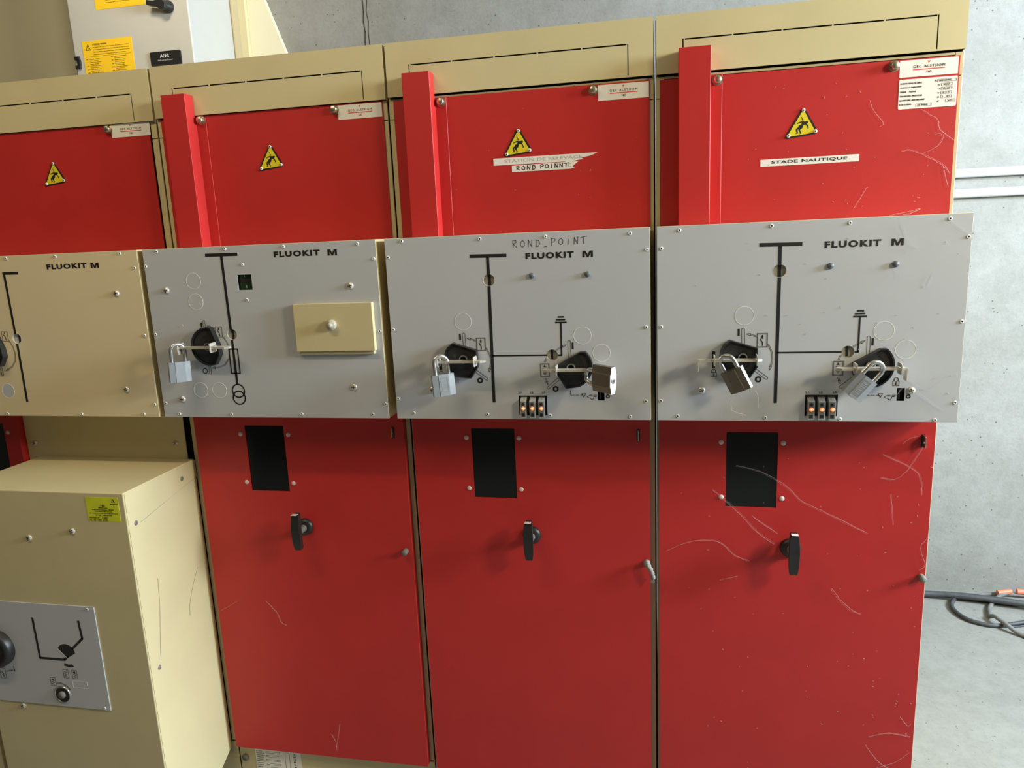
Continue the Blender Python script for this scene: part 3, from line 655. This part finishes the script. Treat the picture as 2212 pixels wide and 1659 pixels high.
# --- fourth from right, with the beige mechanism box
c1 = empty('switchgear_cabinet', (0, 0, 0), 'switchgear cabinet with beige operating panel above a large protruding beige box', 'electrical cabinet', GR)
cabinet_common(0, c1); top_cover(c1, .8760, zt=1.0165)
p = upper_panel(c1, .0150, .6740, .517, .8745)
pictogram_sign(p, .3385, .7835, 1, YP); maker_plate(p, .5510, .6780, .8385, .8755, YP - .0002)
put('bolt', 'bolt', p, .543, YP, .863)
bx1 = control_box_shell(c1, .001, .6870); m = MB(); w1 = (.2450, .2745)
m.plate([rect(.002, .686, .0395, .5150), circ(*w1, .0152)], y, y + .0015, BEIP)
m.stroke([(.2350, .4660), (.2860, .4655)], .0075, P, BLK); m.stroke([(.2400, .4625), (.2425, w1[1] + .0150)], .0072, P, BLK); m.stroke([(.2430, w1[1] - .0150), (.2425, .0850)], .0072, P, BLK)
m.text('FLUOKIT', .3885, .4720, .1325, .0150, P, BLK, bold=.046); bigM(m, .5340, .4712, .0262, .0150, P)
m.stroke(rect(.1950, .2150, .2680, .2960), .0010, P, BLK, closed=True); m.stroke([(.2010, .2870), (.2060, .2790), (.2070, .2710)], .0022, P, BLK); m.stroke([(.2050, .2940), (.2050, .2890)], .0024, P, BLK)
arrow(m, [(.2160, .2700), (.2265, .2510), (.2300, .2300), (.2260, .2080), (.2110, .1900), (.1950, .1820)], P, head=.009)
slot_outline(m, (.1720, .185), (.1720, .165), .0062, P); m.build('face_plate', bx1)
tag(bx1.children[0], 'beige face plate with black one-line diagram')
dd = MB(); dd.ring(*w1, .0148, 0, y + .006, PALE, t=.0002); dd.stroke([(w1[0] + .004, w1[1] + .0140), (w1[0] + .004, w1[1] - .0145)], .0075, y + .0057, BLK); dd.ring(*w1, .0156, .0148, y + .007, PALE, t=.0072); dd.build('position_window', bx1)
for x, z in ((.604, .398), (.590, .121)): put('screw', 'screw', bx1, x, y, z, random.uniform(-.6, .6))
put('knock', 'knockout', bx1, .181, y, .117)
for x, z in R1: put('rivet', 'rivet', bx1, x, y, z)
make_handle(bx1, 'C', -.0125, 0); make_bar(bx1, .0700, .2060, .2455, (.098, .1985), bend=.0, side=-1)
bp_ = MB(); bp_.box(.0700, .6570, -.0355, -.0315, -.150, .036, BEI); bpo = bp_.build('lower_front_panel', c1, bevel=.0015)
for x, z in ((.102, -.087), (.622, -.081)): put('screw', 'screw', bpo, x, -.0355, z, .5)
bb = MB(); xl, xr, yf, yb, zt = .1150, .6800, -.3530, -.0360, -.1310
side = [(yb, zt), (yf, zt), (yf, -1.2480), (-.2150, -1.2480), (yb, -1.1480)]
vs = [(xl, a, b) for a, b in side] + [(xr, a, b) for a, b in side]
bb.add(vs, [(0, 1, 2, 3, 4), (9, 8, 7, 6, 5)] + [(k, (k + 1) % 5, 5 + (k + 1) % 5, 5 + k) for k in range(5)], BEI)
bxx = bb.build('mechanism_box', c1, bevel=.0035, seg=3)
sd = MB()   # folded cover sheet lapped over the right side
sd.add([(xr + .0012, a, b) for a, b in ((-.0365, zt - .003), (-.3500, zt - .003), (-.3500, -1.10), (-.312, -1.05), (-.306, -.232), (-.0365, -.187))] + [(xr - .0005, a, b) for a, b in ((-.0365, zt - .003), (-.3500, zt - .003), (-.3500, -1.10), (-.312, -1.05), (-.306, -.232), (-.0365, -.187))],
       [(0, 1, 2, 3, 4, 5), (11, 10, 9, 8, 7, 6)] + [(k, (k + 1) % 6, 6 + (k + 1) % 6, 6 + k) for k in range(6)], BEI)
for a, b in ((-.108, -.172), (-.322, -.228), (-.316, -.676)):
    sd.lathe(xr + .0012, a, b, [(.0075, 0), (.0065, .001), (0, .0012)], DIM, n=16, axis='x')
for pl in ([(-.306, -.2335), (-.20, -.2150), (-.12, -.2010), (-.0365, -.1885)], [(-.09, -.47), (-.12, -.51), (-.15, -.565), (-.155, -.60)], [(-.270, -.42), (-.278, -.50), (-.296, -.60), (-.306, -.66)]):
    sd.tube([(xr + .0010, v.x, v.y) for v in smooth_path([(q[0], q[1], 0) for q in pl], 5)], .0005, SCUF, n=5)
sd.build('side_flange', bxx)
m = MB(); m.plate([rect(.142, .5290, -.8040, -.4745)], yf - .003, yf, GRY); P2 = yf - .003
m.stroke([(.3155, -.5200), (.3170, -.6490), (.4010, -.6490), (.4130, -.6380)], .0072, P2, BLK); m.stroke([(.4335, -.6120), (.4740, -.5760), (.4705, -.5215)], .0072, P2, BLK)
m.plate([arcpts(.4110, -.6280, .0300, 5, 150, 14) + [(.4115, -.6435)]], P2 - .0004, P2, BLK); m.stroke([(.3830, -.6160), (.4120, -.6430)], .0012, P2 - .0003, RIV)
m.plate([[(.3980, -.6600), (.3960, -.6680), (.4110, -.6720), (.4300, -.6700), (.4240, -.6620), (.4110, -.6640)]], P2 - .0004, P2, BLK)
for q, (x, z) in enumerate(((.3890, -.6810), (.4185, -.6810), (.3390, -.7110))):
    m.stroke(rect(x, x + .0165, z - .0270, z), .0007, P2, BLK, closed=True)
    m.stroke([(x + (.0035 if k % 2 else .0115), z - .004 - k * .0033) for k in range(7)], .0008, P2, BLK)
    if q: m.plate([[(x + .008, z - .003), (x + .004, z - .008), (x + .012, z - .008)]], P2 - .0003, P2, BLK)
m.stroke(rect(.4145, .4635, -.7385, -.7170), .0008, P2, RIV, closed=True)
arrow(m, [(.3570, -.7290), (.3730, -.7270), (.3900, -.7340), (.3990, -.7430)], P2, head=.006)
m.stroke(rect(.1650, .1840, -.7270, -.6945), .0008, P2, BLK, closed=True); m.stroke([(.1700, -.7050), (.1750, -.7130), (.1760, -.7220)], .0018, P2, BLK)
arrow(m, [(.1860, -.7060), (.1960, -.7010), (.2060, -.7000)], P2, head=.006); m.stroke([(.2180, -.7020), (.2170, -.6860)], .0024, P2, BLK)
m.build('diagram_plate', bxx)
k = MB(); k.lathe(.3735, P2, -.7640, [(.0270, 0), (.0270, .003), (.0245, .0032), (.0240, .001)], STL, n=32); k.lathe(.3735, P2, -.7640, [(.0243, 0), (.0243, .0012)], BLK, n=28); k.lathe(.3740, P2, -.7640, [(.011, .001), (.011, .008), (0, .009)], DIM); k.build('crank_socket', bxx)
k = MB(); k.lathe(.1760, P2, -.6260, [(.0580, 0), (.0580, .018), (.0520, .026), (.0450, .0265), (.0400, .020), (.012, .014), (0, .014)], BLG, n=48); k.build('round_selector_knob', bxx)
for x, z in ((.507, -.4825), (.511, -.7985)): put('rivet', 'rivet', bxx, x, P2, z)
for x, z in ((.353, -.2720), (.500, -.2460), (.222, -.818)): put('screw', 'screw', bxx, x, yf, z, .4)
g = MB(); g.plate([rect(.5590, .6615, -.2130, -.1435)], yf - .0006, yf, LIM); Pg = yf - .0006
g.stroke([(.6415, -.1570), (.6455, -.1485), (.6510, -.1570)], .0018, Pg, BLK); g.stroke([(.6415, -.1570), (.6465, -.1560), (.6480, -.1520)], .0012, Pg, BLK); g.text('AREVA', .6350, -.1640, .0245, .0036, Pg, BLK, bold=.01)
for k, (t, x, w, h) in enumerate((('T&D', .6035, .0150, .0050), ('SERVICE France', .5970, .0290, .0034), ('Boulevard de la Resistance - BP 84019', .5770, .0680, .0030), ('71040 Macon Cedex 9 (France)', .5835, .0550, .0030), ('Tel + 33 (0)3 85 29 36 00 - Fax + 33 (0)3 85 29 36 36', .5660, .0890, .0030), ('N° VERT : 0 800 06 37 63', .5860, .0500, .0036))):
    g.text(t, x, -.1700 - k * .0054, w, h, Pg, BLK, bold=.01 if k == 5 else 0)
g.text('Intervention N°', .5650, -.2045, .0310, .0034, Pg, BLK); g.text('5443', .6040, -.2050, .0170, .0050, Pg, BLK); g.text('Dte', .5650, -.2110, .0060, .0034, Pg, BLK); g.text('20 / 08 / 2008', .5760, -.2115, .0440, .0046, Pg, BLK); g.build('service_sticker', bxx)
# --- fifth, only its lower door shows at the picture's left edge
c0 = empty('switchgear_cabinet', (-.7, 0, 0), 'leftmost switchgear cabinet, only a strip of its red lower door showing', 'electrical cabinet', GR)
cabinet_common(4, c0); top_cover(c0, .8760); upper_panel(c0, .0150, .6850, .517, .8745); duct(c0)
control_box_shell(c0, .004, .694); MB().plate([rect(.005, .693, .0395, .5150)], YBX, YBX + .0015, GRY).build('face_plate', c0.children[-1])
red_door(c0, .105, .7680, (.585, .7130, -.2225, -.0160), [(.7270, -.0470), (.7270, -.1960)])
t = MB(); t.box(.250, .7950, -.345, -.0600, -1.2485, -.9100, BEI); t.stroke([(.250, -1.085), (.795, -1.085)], .002, -.345, DRK, t=.0005); t.build('lower_cable_box', c0, bevel=.003)

# ------------------------------------------------------------------ padlocks
def padlock(label, pos, tilt, yaw, w=.050, h=.054, t=.022, body=PADG, pitch=0, leg=.032, engrave=False, order='std', R=.0175, side=None):
    """origin = top inside of the shackle, where it hangs from the bar"""
    e = empty('padlock', (pos[0], pos[1], pos[2] + ZF), label, 'padlock', 'padlocks on the locking bars')
    b = MB(); z1 = -leg - .0; z0 = z1 - h; c = .0045; q = w * .24
    prof = [(-w / 2, -t / 2 + c), (-q, -t / 2 + c * .25), (-q + .001, -t / 2), (q - .001, -t / 2), (q, -t / 2 + c * .25), (w / 2, -t / 2 + c), (w / 2, t / 2 - c), (q, t / 2 - c * .25), (q - .001, t / 2), (-q + .001, t / 2), (-q, t / 2 - c * .25), (-w / 2, t / 2 - c)]
    n = len(prof); vs = [(x, yy, z0) for x, yy in prof] + [(x, yy, z1) for x, yy in prof]
    b.add(vs, [(k, (k + 1) % n, n + (k + 1) % n, n + k) for k in range(n) if k != 5], body); b.add(vs, [(5, 6, n + 6, n + 5)], side or body); b.add(vs, [tuple(range(n))], PADW); b.add(vs, [tuple(range(n, 2 * n))], body)
    if engrave:
        for g_ in (0, .0022): b.stroke(rect(-.0095 + g_, .0095 - g_, z0 + .008 + g_, z1 - .008 - g_), .0007, -t / 2, DIM, closed=True, t=.0003)
        for k in range(7): b.stroke([(-.0045, z0 + .0130 + k * .0045), (.0045, z0 + .0130 + k * .0045 + (.0015 if k % 2 else 0))], .0012, -t / 2, DIM, t=.0003)
    bo = b.build('body', e, up=False, bevel=.0008)
    s_ = MB(); pts = [(-R, 0, z1 - .004), (-R, 0, -R)] + [(R * math.cos(math.radians(a)), 0, -R + .0 + R * math.sin(math.radians(a))) for a in range(165, 14, -15)] + [(R, 0, -R), (R, 0, z1 - .004)]
    s_.tube([(x, yy, zz + .0042) for x, yy, zz in pts], .0054, SHK, n=14); s_.build('shackle', e, up=False)
    k = MB(); k.lathe(0, 0, z0, [(.0075, 0), (.0075, -.0006), (.0062, -.0010), (0, -.0010)], STL, axis='z'); k.box(-.0010, .0010, -.0035, .0035, z0 - .0013, z0 - .0008, BLK); k.lathe(0, 0, z0, [(.0022, -.0009), (.0022, -.0013)], BLK, axis='z', n=12)
    k.build('keyhole', e, up=False)
    M = Matrix.Rotation(math.radians(yaw), 4, 'Z') @ Matrix.Rotation(math.radians(tilt), 4, 'Y') @ Matrix.Rotation(math.radians(pitch), 4, 'X')
    if order == 'axis': M = Matrix.Rotation(math.radians(tilt), 4, 'Y') @ Matrix.Rotation(math.radians(yaw), 4, 'Z')
    e.rotation_euler = M.to_euler(); return e
padlock('brown-grey padlock tilted to the lower right, on the left handle of the STADE NAUTIQUE cabinet', (2.1 + .1610, -.2240, .2050), -27, -28, body=PADB, w=.054, h=.056, order='axis', side=PADW)  # right side paler than the body: window brightness put into its colour
padlock('light grey padlock tilted to lower left, on right handle of the STADE NAUTIQUE cabinet', (2.1 + .5000, -.2240, .1850), 39, 14, w=.052, h=.057, engrave=True, leg=.036, order='axis')
padlock('light grey padlock hanging upright, on the left handle of the ROND POINT cabinet', (1.4 + .1600, -.2240, .2120), -4, 32, w=.058, h=.056, engrave=True, leg=.042, order='axis')
padlock('padlock turned sideways showing its keyhole, on the right handle of the ROND POINT cabinet', (1.4 + .5330, -.2140, .1620), -88, -38, w=.066, h=.060, body=PADB, leg=.026)
padlock('plain silver padlock hanging at the left of the cabinet with the beige flap', (.7 + .1110, -.2240, .2530), 2, 50, w=.056, h=.056, leg=.044, body=PADG, order='axis')
rg = MB()
pth = smooth_path([(.673, -.056, -.402), (.675, -.074, -.400), (.684, -.078, -.414), (.690, -.078, -.432), (.691, -.074, -.440)], 5)
rg.tube(pth, [.009 + .0015 * math.sin(k * 2.1) - .00022 * k for k in range(len(pth))], RAG, n=9)
for k in range(6): rg.tube([(.687 + random.uniform(-.004, .004), -.078, -.425), (.690 + random.uniform(-.006, .004), -.077, -.448 - random.uniform(0, .006))], .0008, RAG, n=5)
r_ = rg.build('cloth_wick'); r_.location.x = 1.4; tag(r_, 'frayed grey cloth scrap tied round the door-edge stud of the ROND POINT cabinet', 'rag')

# ------------------------------------------------------------------ wall-mounted things behind the row
e = empty('wall_cabinet', (-.275, 1.56, 1.0 + ZF), 'pale grey wall cabinet with yellow warning stickers and black nameplate, behind the row', 'electrical cabinet')
def wc(mb, name, par=e, bevel=0, seg=2):
    mb.v = [(x + .275, yy - 1.56, z - 1.0) for x, yy, z in mb.v]; return mb.build(name, par, up=False, bevel=bevel, seg=seg)
wc(MB().box(-.592, .042, 1.222, 1.56, 1.02, 1.98, PALE), 'body', bevel=.004)
dr = wc(MB().box(-.572, .046, 1.200, 1.222, 1.02, 1.98, PALE), 'door', bevel=.005, seg=3)
def stk(x0, x1, z0, z1, full):
    m = MB(); m.plate([rect(x0, x1, z0, z1)], 1.1990, 1.1998, YLO); Q = 1.1990; w = x1 - x0; h = z1 - z0
    if full:
        m.stroke([(x0 + .018, z1 - .040), (x0 + .042, z1 - .040), (x0 + .030, z1 - .015)], .0022, Q, BLK, closed=True); m.stroke([(x0 + .030, z1 - .022), (x0 + .028, z1 - .030), (x0 + .032, z1 - .030), (x0 + .030, z1 - .037)], .0014, Q, BLK)
    m.text('ATTENTION / WARNING', x0 + .055, z1 - .022, .075, .0075, Q, BLK, bold=.015)
    for k, tx in enumerate(("La coupure de l'alimentation secteur du materiel ne rend pas", "necessairement celui-ci non dangereux lors de son entretien.", "Switching-off the mains power supply of the equipment does not", "necessarily make it non-hazardous during its maintenance.")):
        m.text(tx, x0 + .055, z1 - .033 - k * .0105, .192 - (k == 3) * .02, .0060, Q, BLK)
    if full:
        m.stroke([(x0 + .012, z1 - .0690), (x1 - .012, z1 - .0690)], .0009, Q, BLK)
        for k, (a, b) in enumerate((('H01 - Absence secteur', 'No mains'), ('H11 - Defaut sous chargeur', 'Charger controlled'), ('H12 - Defaut sous chargeur', 'Charger controlled'), ('H13 - Surcharge de sortie', 'Output overload'), ('H30 - Absence de tension', 'No system'), ('H32 - Fin de decharge', 'End'))):
            m.text(a, x0 + .012, z1 - .082 - k * .0150, .070 + (k * 7 % 5) * .004, .0052, Q, BLK); m.text(b, x0 + .030, z1 - .0895 - k * .0150, .045, .0048, Q, BLK)
        for k, (a, b) in enumerate((('H41 - Ouverture de polarite batterie', 'Polarity'), ('H31 - Batterie debranchee', 'Battery open'), ('H34 - Tension batterie basse', 'Low battery voltage'), ('H36 - Elements batterie', 'No battery'), ('H95 - Module incompatible', 'Incompatible module'), ('H96 - Perte de communication', 'Lost'))):
            m.text(a, x0 + .145, z1 - .080 - k * .0150, .080 - (k % 3) * .006, .0052, Q, BLK); m.text(b, x0 + .163, z1 - .0875 - k * .0150, .048, .0048, Q, BLK)
    return wc(m, 'yellow_warning_sticker', dr)
stk(-.523, -.260, 1.3300, 1.4860, True); stk(-.423, -.166, 1.6125, 1.700, False)
m = MB(); m.plate([rrect(-.1715, -.0155, 1.3475, 1.4070, .006)], 1.1930, 1.1998, BLG); m.text('AEES', -.1210, 1.3800, .0460, .0150, 1.1930, WHT); m.text('Industrial Power', -.1330, 1.3660, .0760, .0075, 1.1930, GREYP); wc(m, 'name_plate', dr, bevel=.001)
m = MB(); m.lathe(-.0500, 1.1998, 1.5900, [(.0270, 0), (.0270, .012), (.020, .022), (.016, .045), (0, .046)], BLG)
m.add([(x, yy, z) for yy in (1.150, 1.176) for x, z in ((-.038, 1.572), (-.032, 1.595), (-.050, 1.612), (-.095, 1.608), (-.128, 1.614), (-.128, 1.594), (-.085, 1.586), (-.062, 1.568))], [tuple(range(8)), tuple(range(15, 7, -1))] + [(k, (k + 1) % 8, 8 + (k + 1) % 8, 8 + k) for k in range(8)], BLG)
wc(m, 'door_knob', dr, bevel=.003)
m = MB(); m.box(-.5680, -.5420, 1.1900, 1.1998, 1.3680, 1.3840, BLG).box(-.5560, -.5400, 1.1900, 1.1998, 1.3840, 1.4080, BLG).box(-.5680, -.5420, 1.1900, 1.1998, 1.4080, 1.4230, BLG); wc(m, 'hinge', dr, bevel=.001)
m = MB(); vs2 = [(XL + .02, 1.05), (.457, 1.05), (.150, 1.91), (XL + .02, 1.91)]
m.add([(x, 1.562, z) for x, z in vs2] + [(x, 1.588, z) for x, z in vs2], [(0, 1, 2, 3), (7, 6, 5, 4)] + [(k, (k + 1) % 4, 4 + (k + 1) % 4, 4 + k) for k in range(4)], CRM)
tag(m.build('backing_sheet', bevel=.002), 'cream sheet with a slanted right edge fixed to the back wall behind the wall cabinet', 'wall panel')
tag(MB().box(.092, .132, 1.538, 1.5615, 1.05, 1.91, BEI).build('mounting_rail', bevel=.002), 'narrow tan upright rail just right of the pale wall cabinet', 'rail')
for z, nm in ((.6955, 'upper'), (.6110, 'lower')):
    m = MB().lathe(2.2, 1.571, z, [(.0185, 0), (.0185, 2.69)], PVC, axis='x')
    tag(m.build('conduit_pipe'), nm + ' of the two pale grey pipes running along the right part of the back wall', 'pipe')
# ------------------------------------------------------------------ cables on the floor at the right
def cable(name, pts, r, m, label, extra=None):
    b = MB(); b.tube(smooth_path(pts, 8), r, m, n=12)
    o = tag(b.build(name), label, 'cable'); return o
cable('power_cable', [(2.95, 1.515, -1.235), (3.341, 1.506, -1.230), (3.452, 1.492, -1.222), (3.564, 1.470, -1.219), (3.732, 1.436, -1.221), (4.05, 1.38, -1.2345), (4.8, 1.42, -1.2345), (5.9, 1.45, -1.2345)], .0150, RUB, 'thick straight black cable lying along the foot of the back wall')
cable('looped_cable', [(4.60, 1.520, -1.2405), (3.95, 1.480, -1.2405), (3.72, 1.470, -1.2405), (3.56, 1.496, -1.2405), (3.48, 1.500, -1.2405), (3.441, 1.452, -1.240), (3.424, 1.395, -1.240), (3.436, 1.325, -1.240), (3.472, 1.280, -1.240), (3.547, 1.258, -1.240), (3.671, 1.300, -1.2405), (3.85, 1.36, -1.2405)], .0090, RUB, 'thin black cable making a wide loop on the floor in front of the thick cable')
cable('bent_cable', [(3.715, 1.544, -1.220), (3.665, 1.520, -1.230), (3.620, 1.475, -1.2405), (3.580, 1.410, -1.2405), (3.557, 1.340, -1.238), (3.560, 1.305, -1.222), (3.580, 1.240, -1.224), (3.624, 1.185, -1.240), (3.76, 1.07, -1.240), (4.1, .95, -1.240), (4.7, 1.15, -1.240), (5.6, 1.3, -1.240)], .0092, RUBG, 'grey cable bent under the thick cable, running out to the lower right')
oc = cable('sleeved_cable', [(3.500, 1.512, -1.240), (3.560, 1.535, -1.240), (3.640, 1.553, -1.238), (3.720, 1.556, -1.236), (3.85, 1.552, -1.238), (4.1, 1.55, -1.240), (5.2, 1.55, -1.240)], .0085, RUBG, 'grey cable with orange sleeves close to the foot of the back wall')
for a, b in (((3.662, 1.535, -1.222), (3.722, 1.545, -1.216)), ((3.752, 1.556, -1.220), (3.84, 1.553, -1.222))):
    m = MB().tube([a, b], .0125, ORG, n=12); m.build('orange_sleeve', oc)
cable('thin_wire', [(3.548, 1.262, -1.246), (3.62, 1.268, -1.246), (3.70, 1.295, -1.246), (3.80, 1.34, -1.246)], .0035, RUB, 'thin dark wire branching off the looped cable on the floor')

# ------------------------------------------------------------------ cobwebs
def web(label, y, lines, r=.00045, wob=.0016, fray=2, name='cobweb'):
    m = MB()
    for pts in lines:
        base = smooth_path([(x, y - random.uniform(0, .003), z) for x, z in pts], 6)
        for k in range(fray):
            o = random.uniform(-.003, .003) * (k > 0)
            m.tube([(p.x + random.gauss(0, wob * .4) + o, p.y, p.z + random.gauss(0, wob * .4) + o * .7) for p in base], r * (.5 if k == 0 else .25), SILK, n=4)
    return tag(m.build(name), label, 'cobweb')
web('cobweb strands across the upper right of the STADE NAUTIQUE red panel', -.037, [[(2.711, .759), (2.746, .734), (2.754, .711), (2.787, .682)], [(2.673, .666), (2.695, .667), (2.729, .651), (2.759, .634), (2.783, .609)], [(2.598, .787), (2.608, .763), (2.630, .735), (2.623, .726)], [(2.721, .659), (2.750, .673), (2.763, .695), (2.744, .704)], [(2.767, .626), (2.780, .579)], [(2.602, .588), (2.595, .577), (2.574, .538)]])
web('tangled cobweb on top of the rightmost grey operating panel', -.090, [[(2.640, .5175), (2.675, .524), (2.706, .531), (2.685, .521), (2.670, .5185)]], r=.0005, fray=3)
web('cobweb strands over the right side of the rightmost grey operating panel', -.177, [[(2.644, .502), (2.652, .475), (2.663, .455), (2.679, .443)], [(2.740, .503), (2.759, .487), (2.781, .470)], [(2.635, .401), (2.643, .390), (2.642, .382)], [(2.706, .356), (2.717, .386)], [(2.675, .144), (2.718, .119), (2.767, .156)], [(2.696, .114), (2.736, .083), (2.757, .069)], [(2.666, .123), (2.639, .086)]])
web('white cobweb threads hanging below the tilted brown-grey padlock', -.215, [[(2.276, .100), (2.278, .086), (2.283, .074), (2.313, .063)], [(2.332, .124), (2.338, .112), (2.341, .082)]], r=.0009, fray=2)
web('long cobweb curving from the window down across the rightmost red door', -.063, [[(2.307, -.111), (2.363, -.124), (2.408, -.147), (2.442, -.171), (2.476, -.206), (2.531, -.233), (2.579, -.258), (2.641, -.290)], [(2.248, -.180), (2.283, -.212), (2.325, -.252), (2.364, -.297), (2.409, -.329)], [(2.351, -.254), (2.416, -.299)]], r=.00035, fray=3)
web('arched cobweb left of the handle on the rightmost red door', -.061, [[(2.125, -.363), (2.176, -.337), (2.234, -.325), (2.273, -.334), (2.308, -.367), (2.346, -.382)], [(2.271, -.442), (2.317, -.427)]], r=.00035, fray=3)
web('cobweb around the latch at the top right corner of the rightmost red door', -.061, [[(2.665, -.137), (2.696, -.142), (2.722, -.120), (2.747, -.077), (2.762, -.046)], [(2.665, -.075), (2.714, -.099), (2.743, -.116), (2.758, -.139), (2.764, -.182)], [(2.711, -.047), (2.724, -.035), (2.750, -.024)]], fray=3, r=.00035)
web('cobweb strands above the stud at the edge of the rightmost red door', -.062, [[(2.769, -.386), (2.782, -.369), (2.769, -.325), (2.783, -.296)], [(2.691, -.180), (2.695, -.224), (2.701, -.263)], [(2.558, -.448), (2.581, -.480), (2.608, -.506), (2.634, -.519)]])
web('looped cobweb at the bottom right of the rightmost red door', -.061, [[(2.669, -.888), (2.721, -.871), (2.775, -.877)], [(2.665, -.913), (2.697, -.957), (2.727, -.979)], [(2.747, -.816), (2.768, -.843), (2.777, -.836)], [(2.698, -.981), (2.745, -.958), (2.777, -.924)]])
web('thin cobweb on the lower left of the red door beside the protruding beige box', -.061, [[(.887, -.588), (.905, -.607), (.922, -.630), (.931, -.658), (.950, -.669)], [(.718, -.634), (.742, -.621), (.788, -.594)]], r=.0004)
web('faint cobweb hanging at the bottom of the red door beside the protruding beige box', -.061, [[(1.097, -1.005), (1.085, -1.060), (1.077, -1.093)], [(1.065, -1.047), (1.077, -1.071), (1.080, -1.101)]], r=.0004)

dm = MB(); rd = random.Random(3)
for (x0, x1, z0, z1, yy, n) in ((2.30, 2.78, .54, .84, -.0345, 34), (2.14, 2.78, -1.05, -.05, -.0580, 70), (2.12, 2.78, .06, .50, -.1742, 45), (1.52, 2.06, .55, .84, -.0345, 14)):
    for k in range(n):
        x, z = x1 - (x1 - x0) * rd.random() ** 1.6, rd.uniform(z0, z1); a = rd.uniform(0, 6.28); l = rd.uniform(.0008, .006)
        dm.tube([(x, yy, z), (x + l * .5 * math.cos(a), yy - .0006, z + l * .5 * math.sin(a)), (x + l * math.cos(a + .7), yy - .0003, z + l * math.sin(a + .7))], .00035, SILK, n=4)
tag(dm.build('dust_lint'), 'pale dust specks and lint scattered over the two rightmost cabinets', 'dust', kind='stuff')
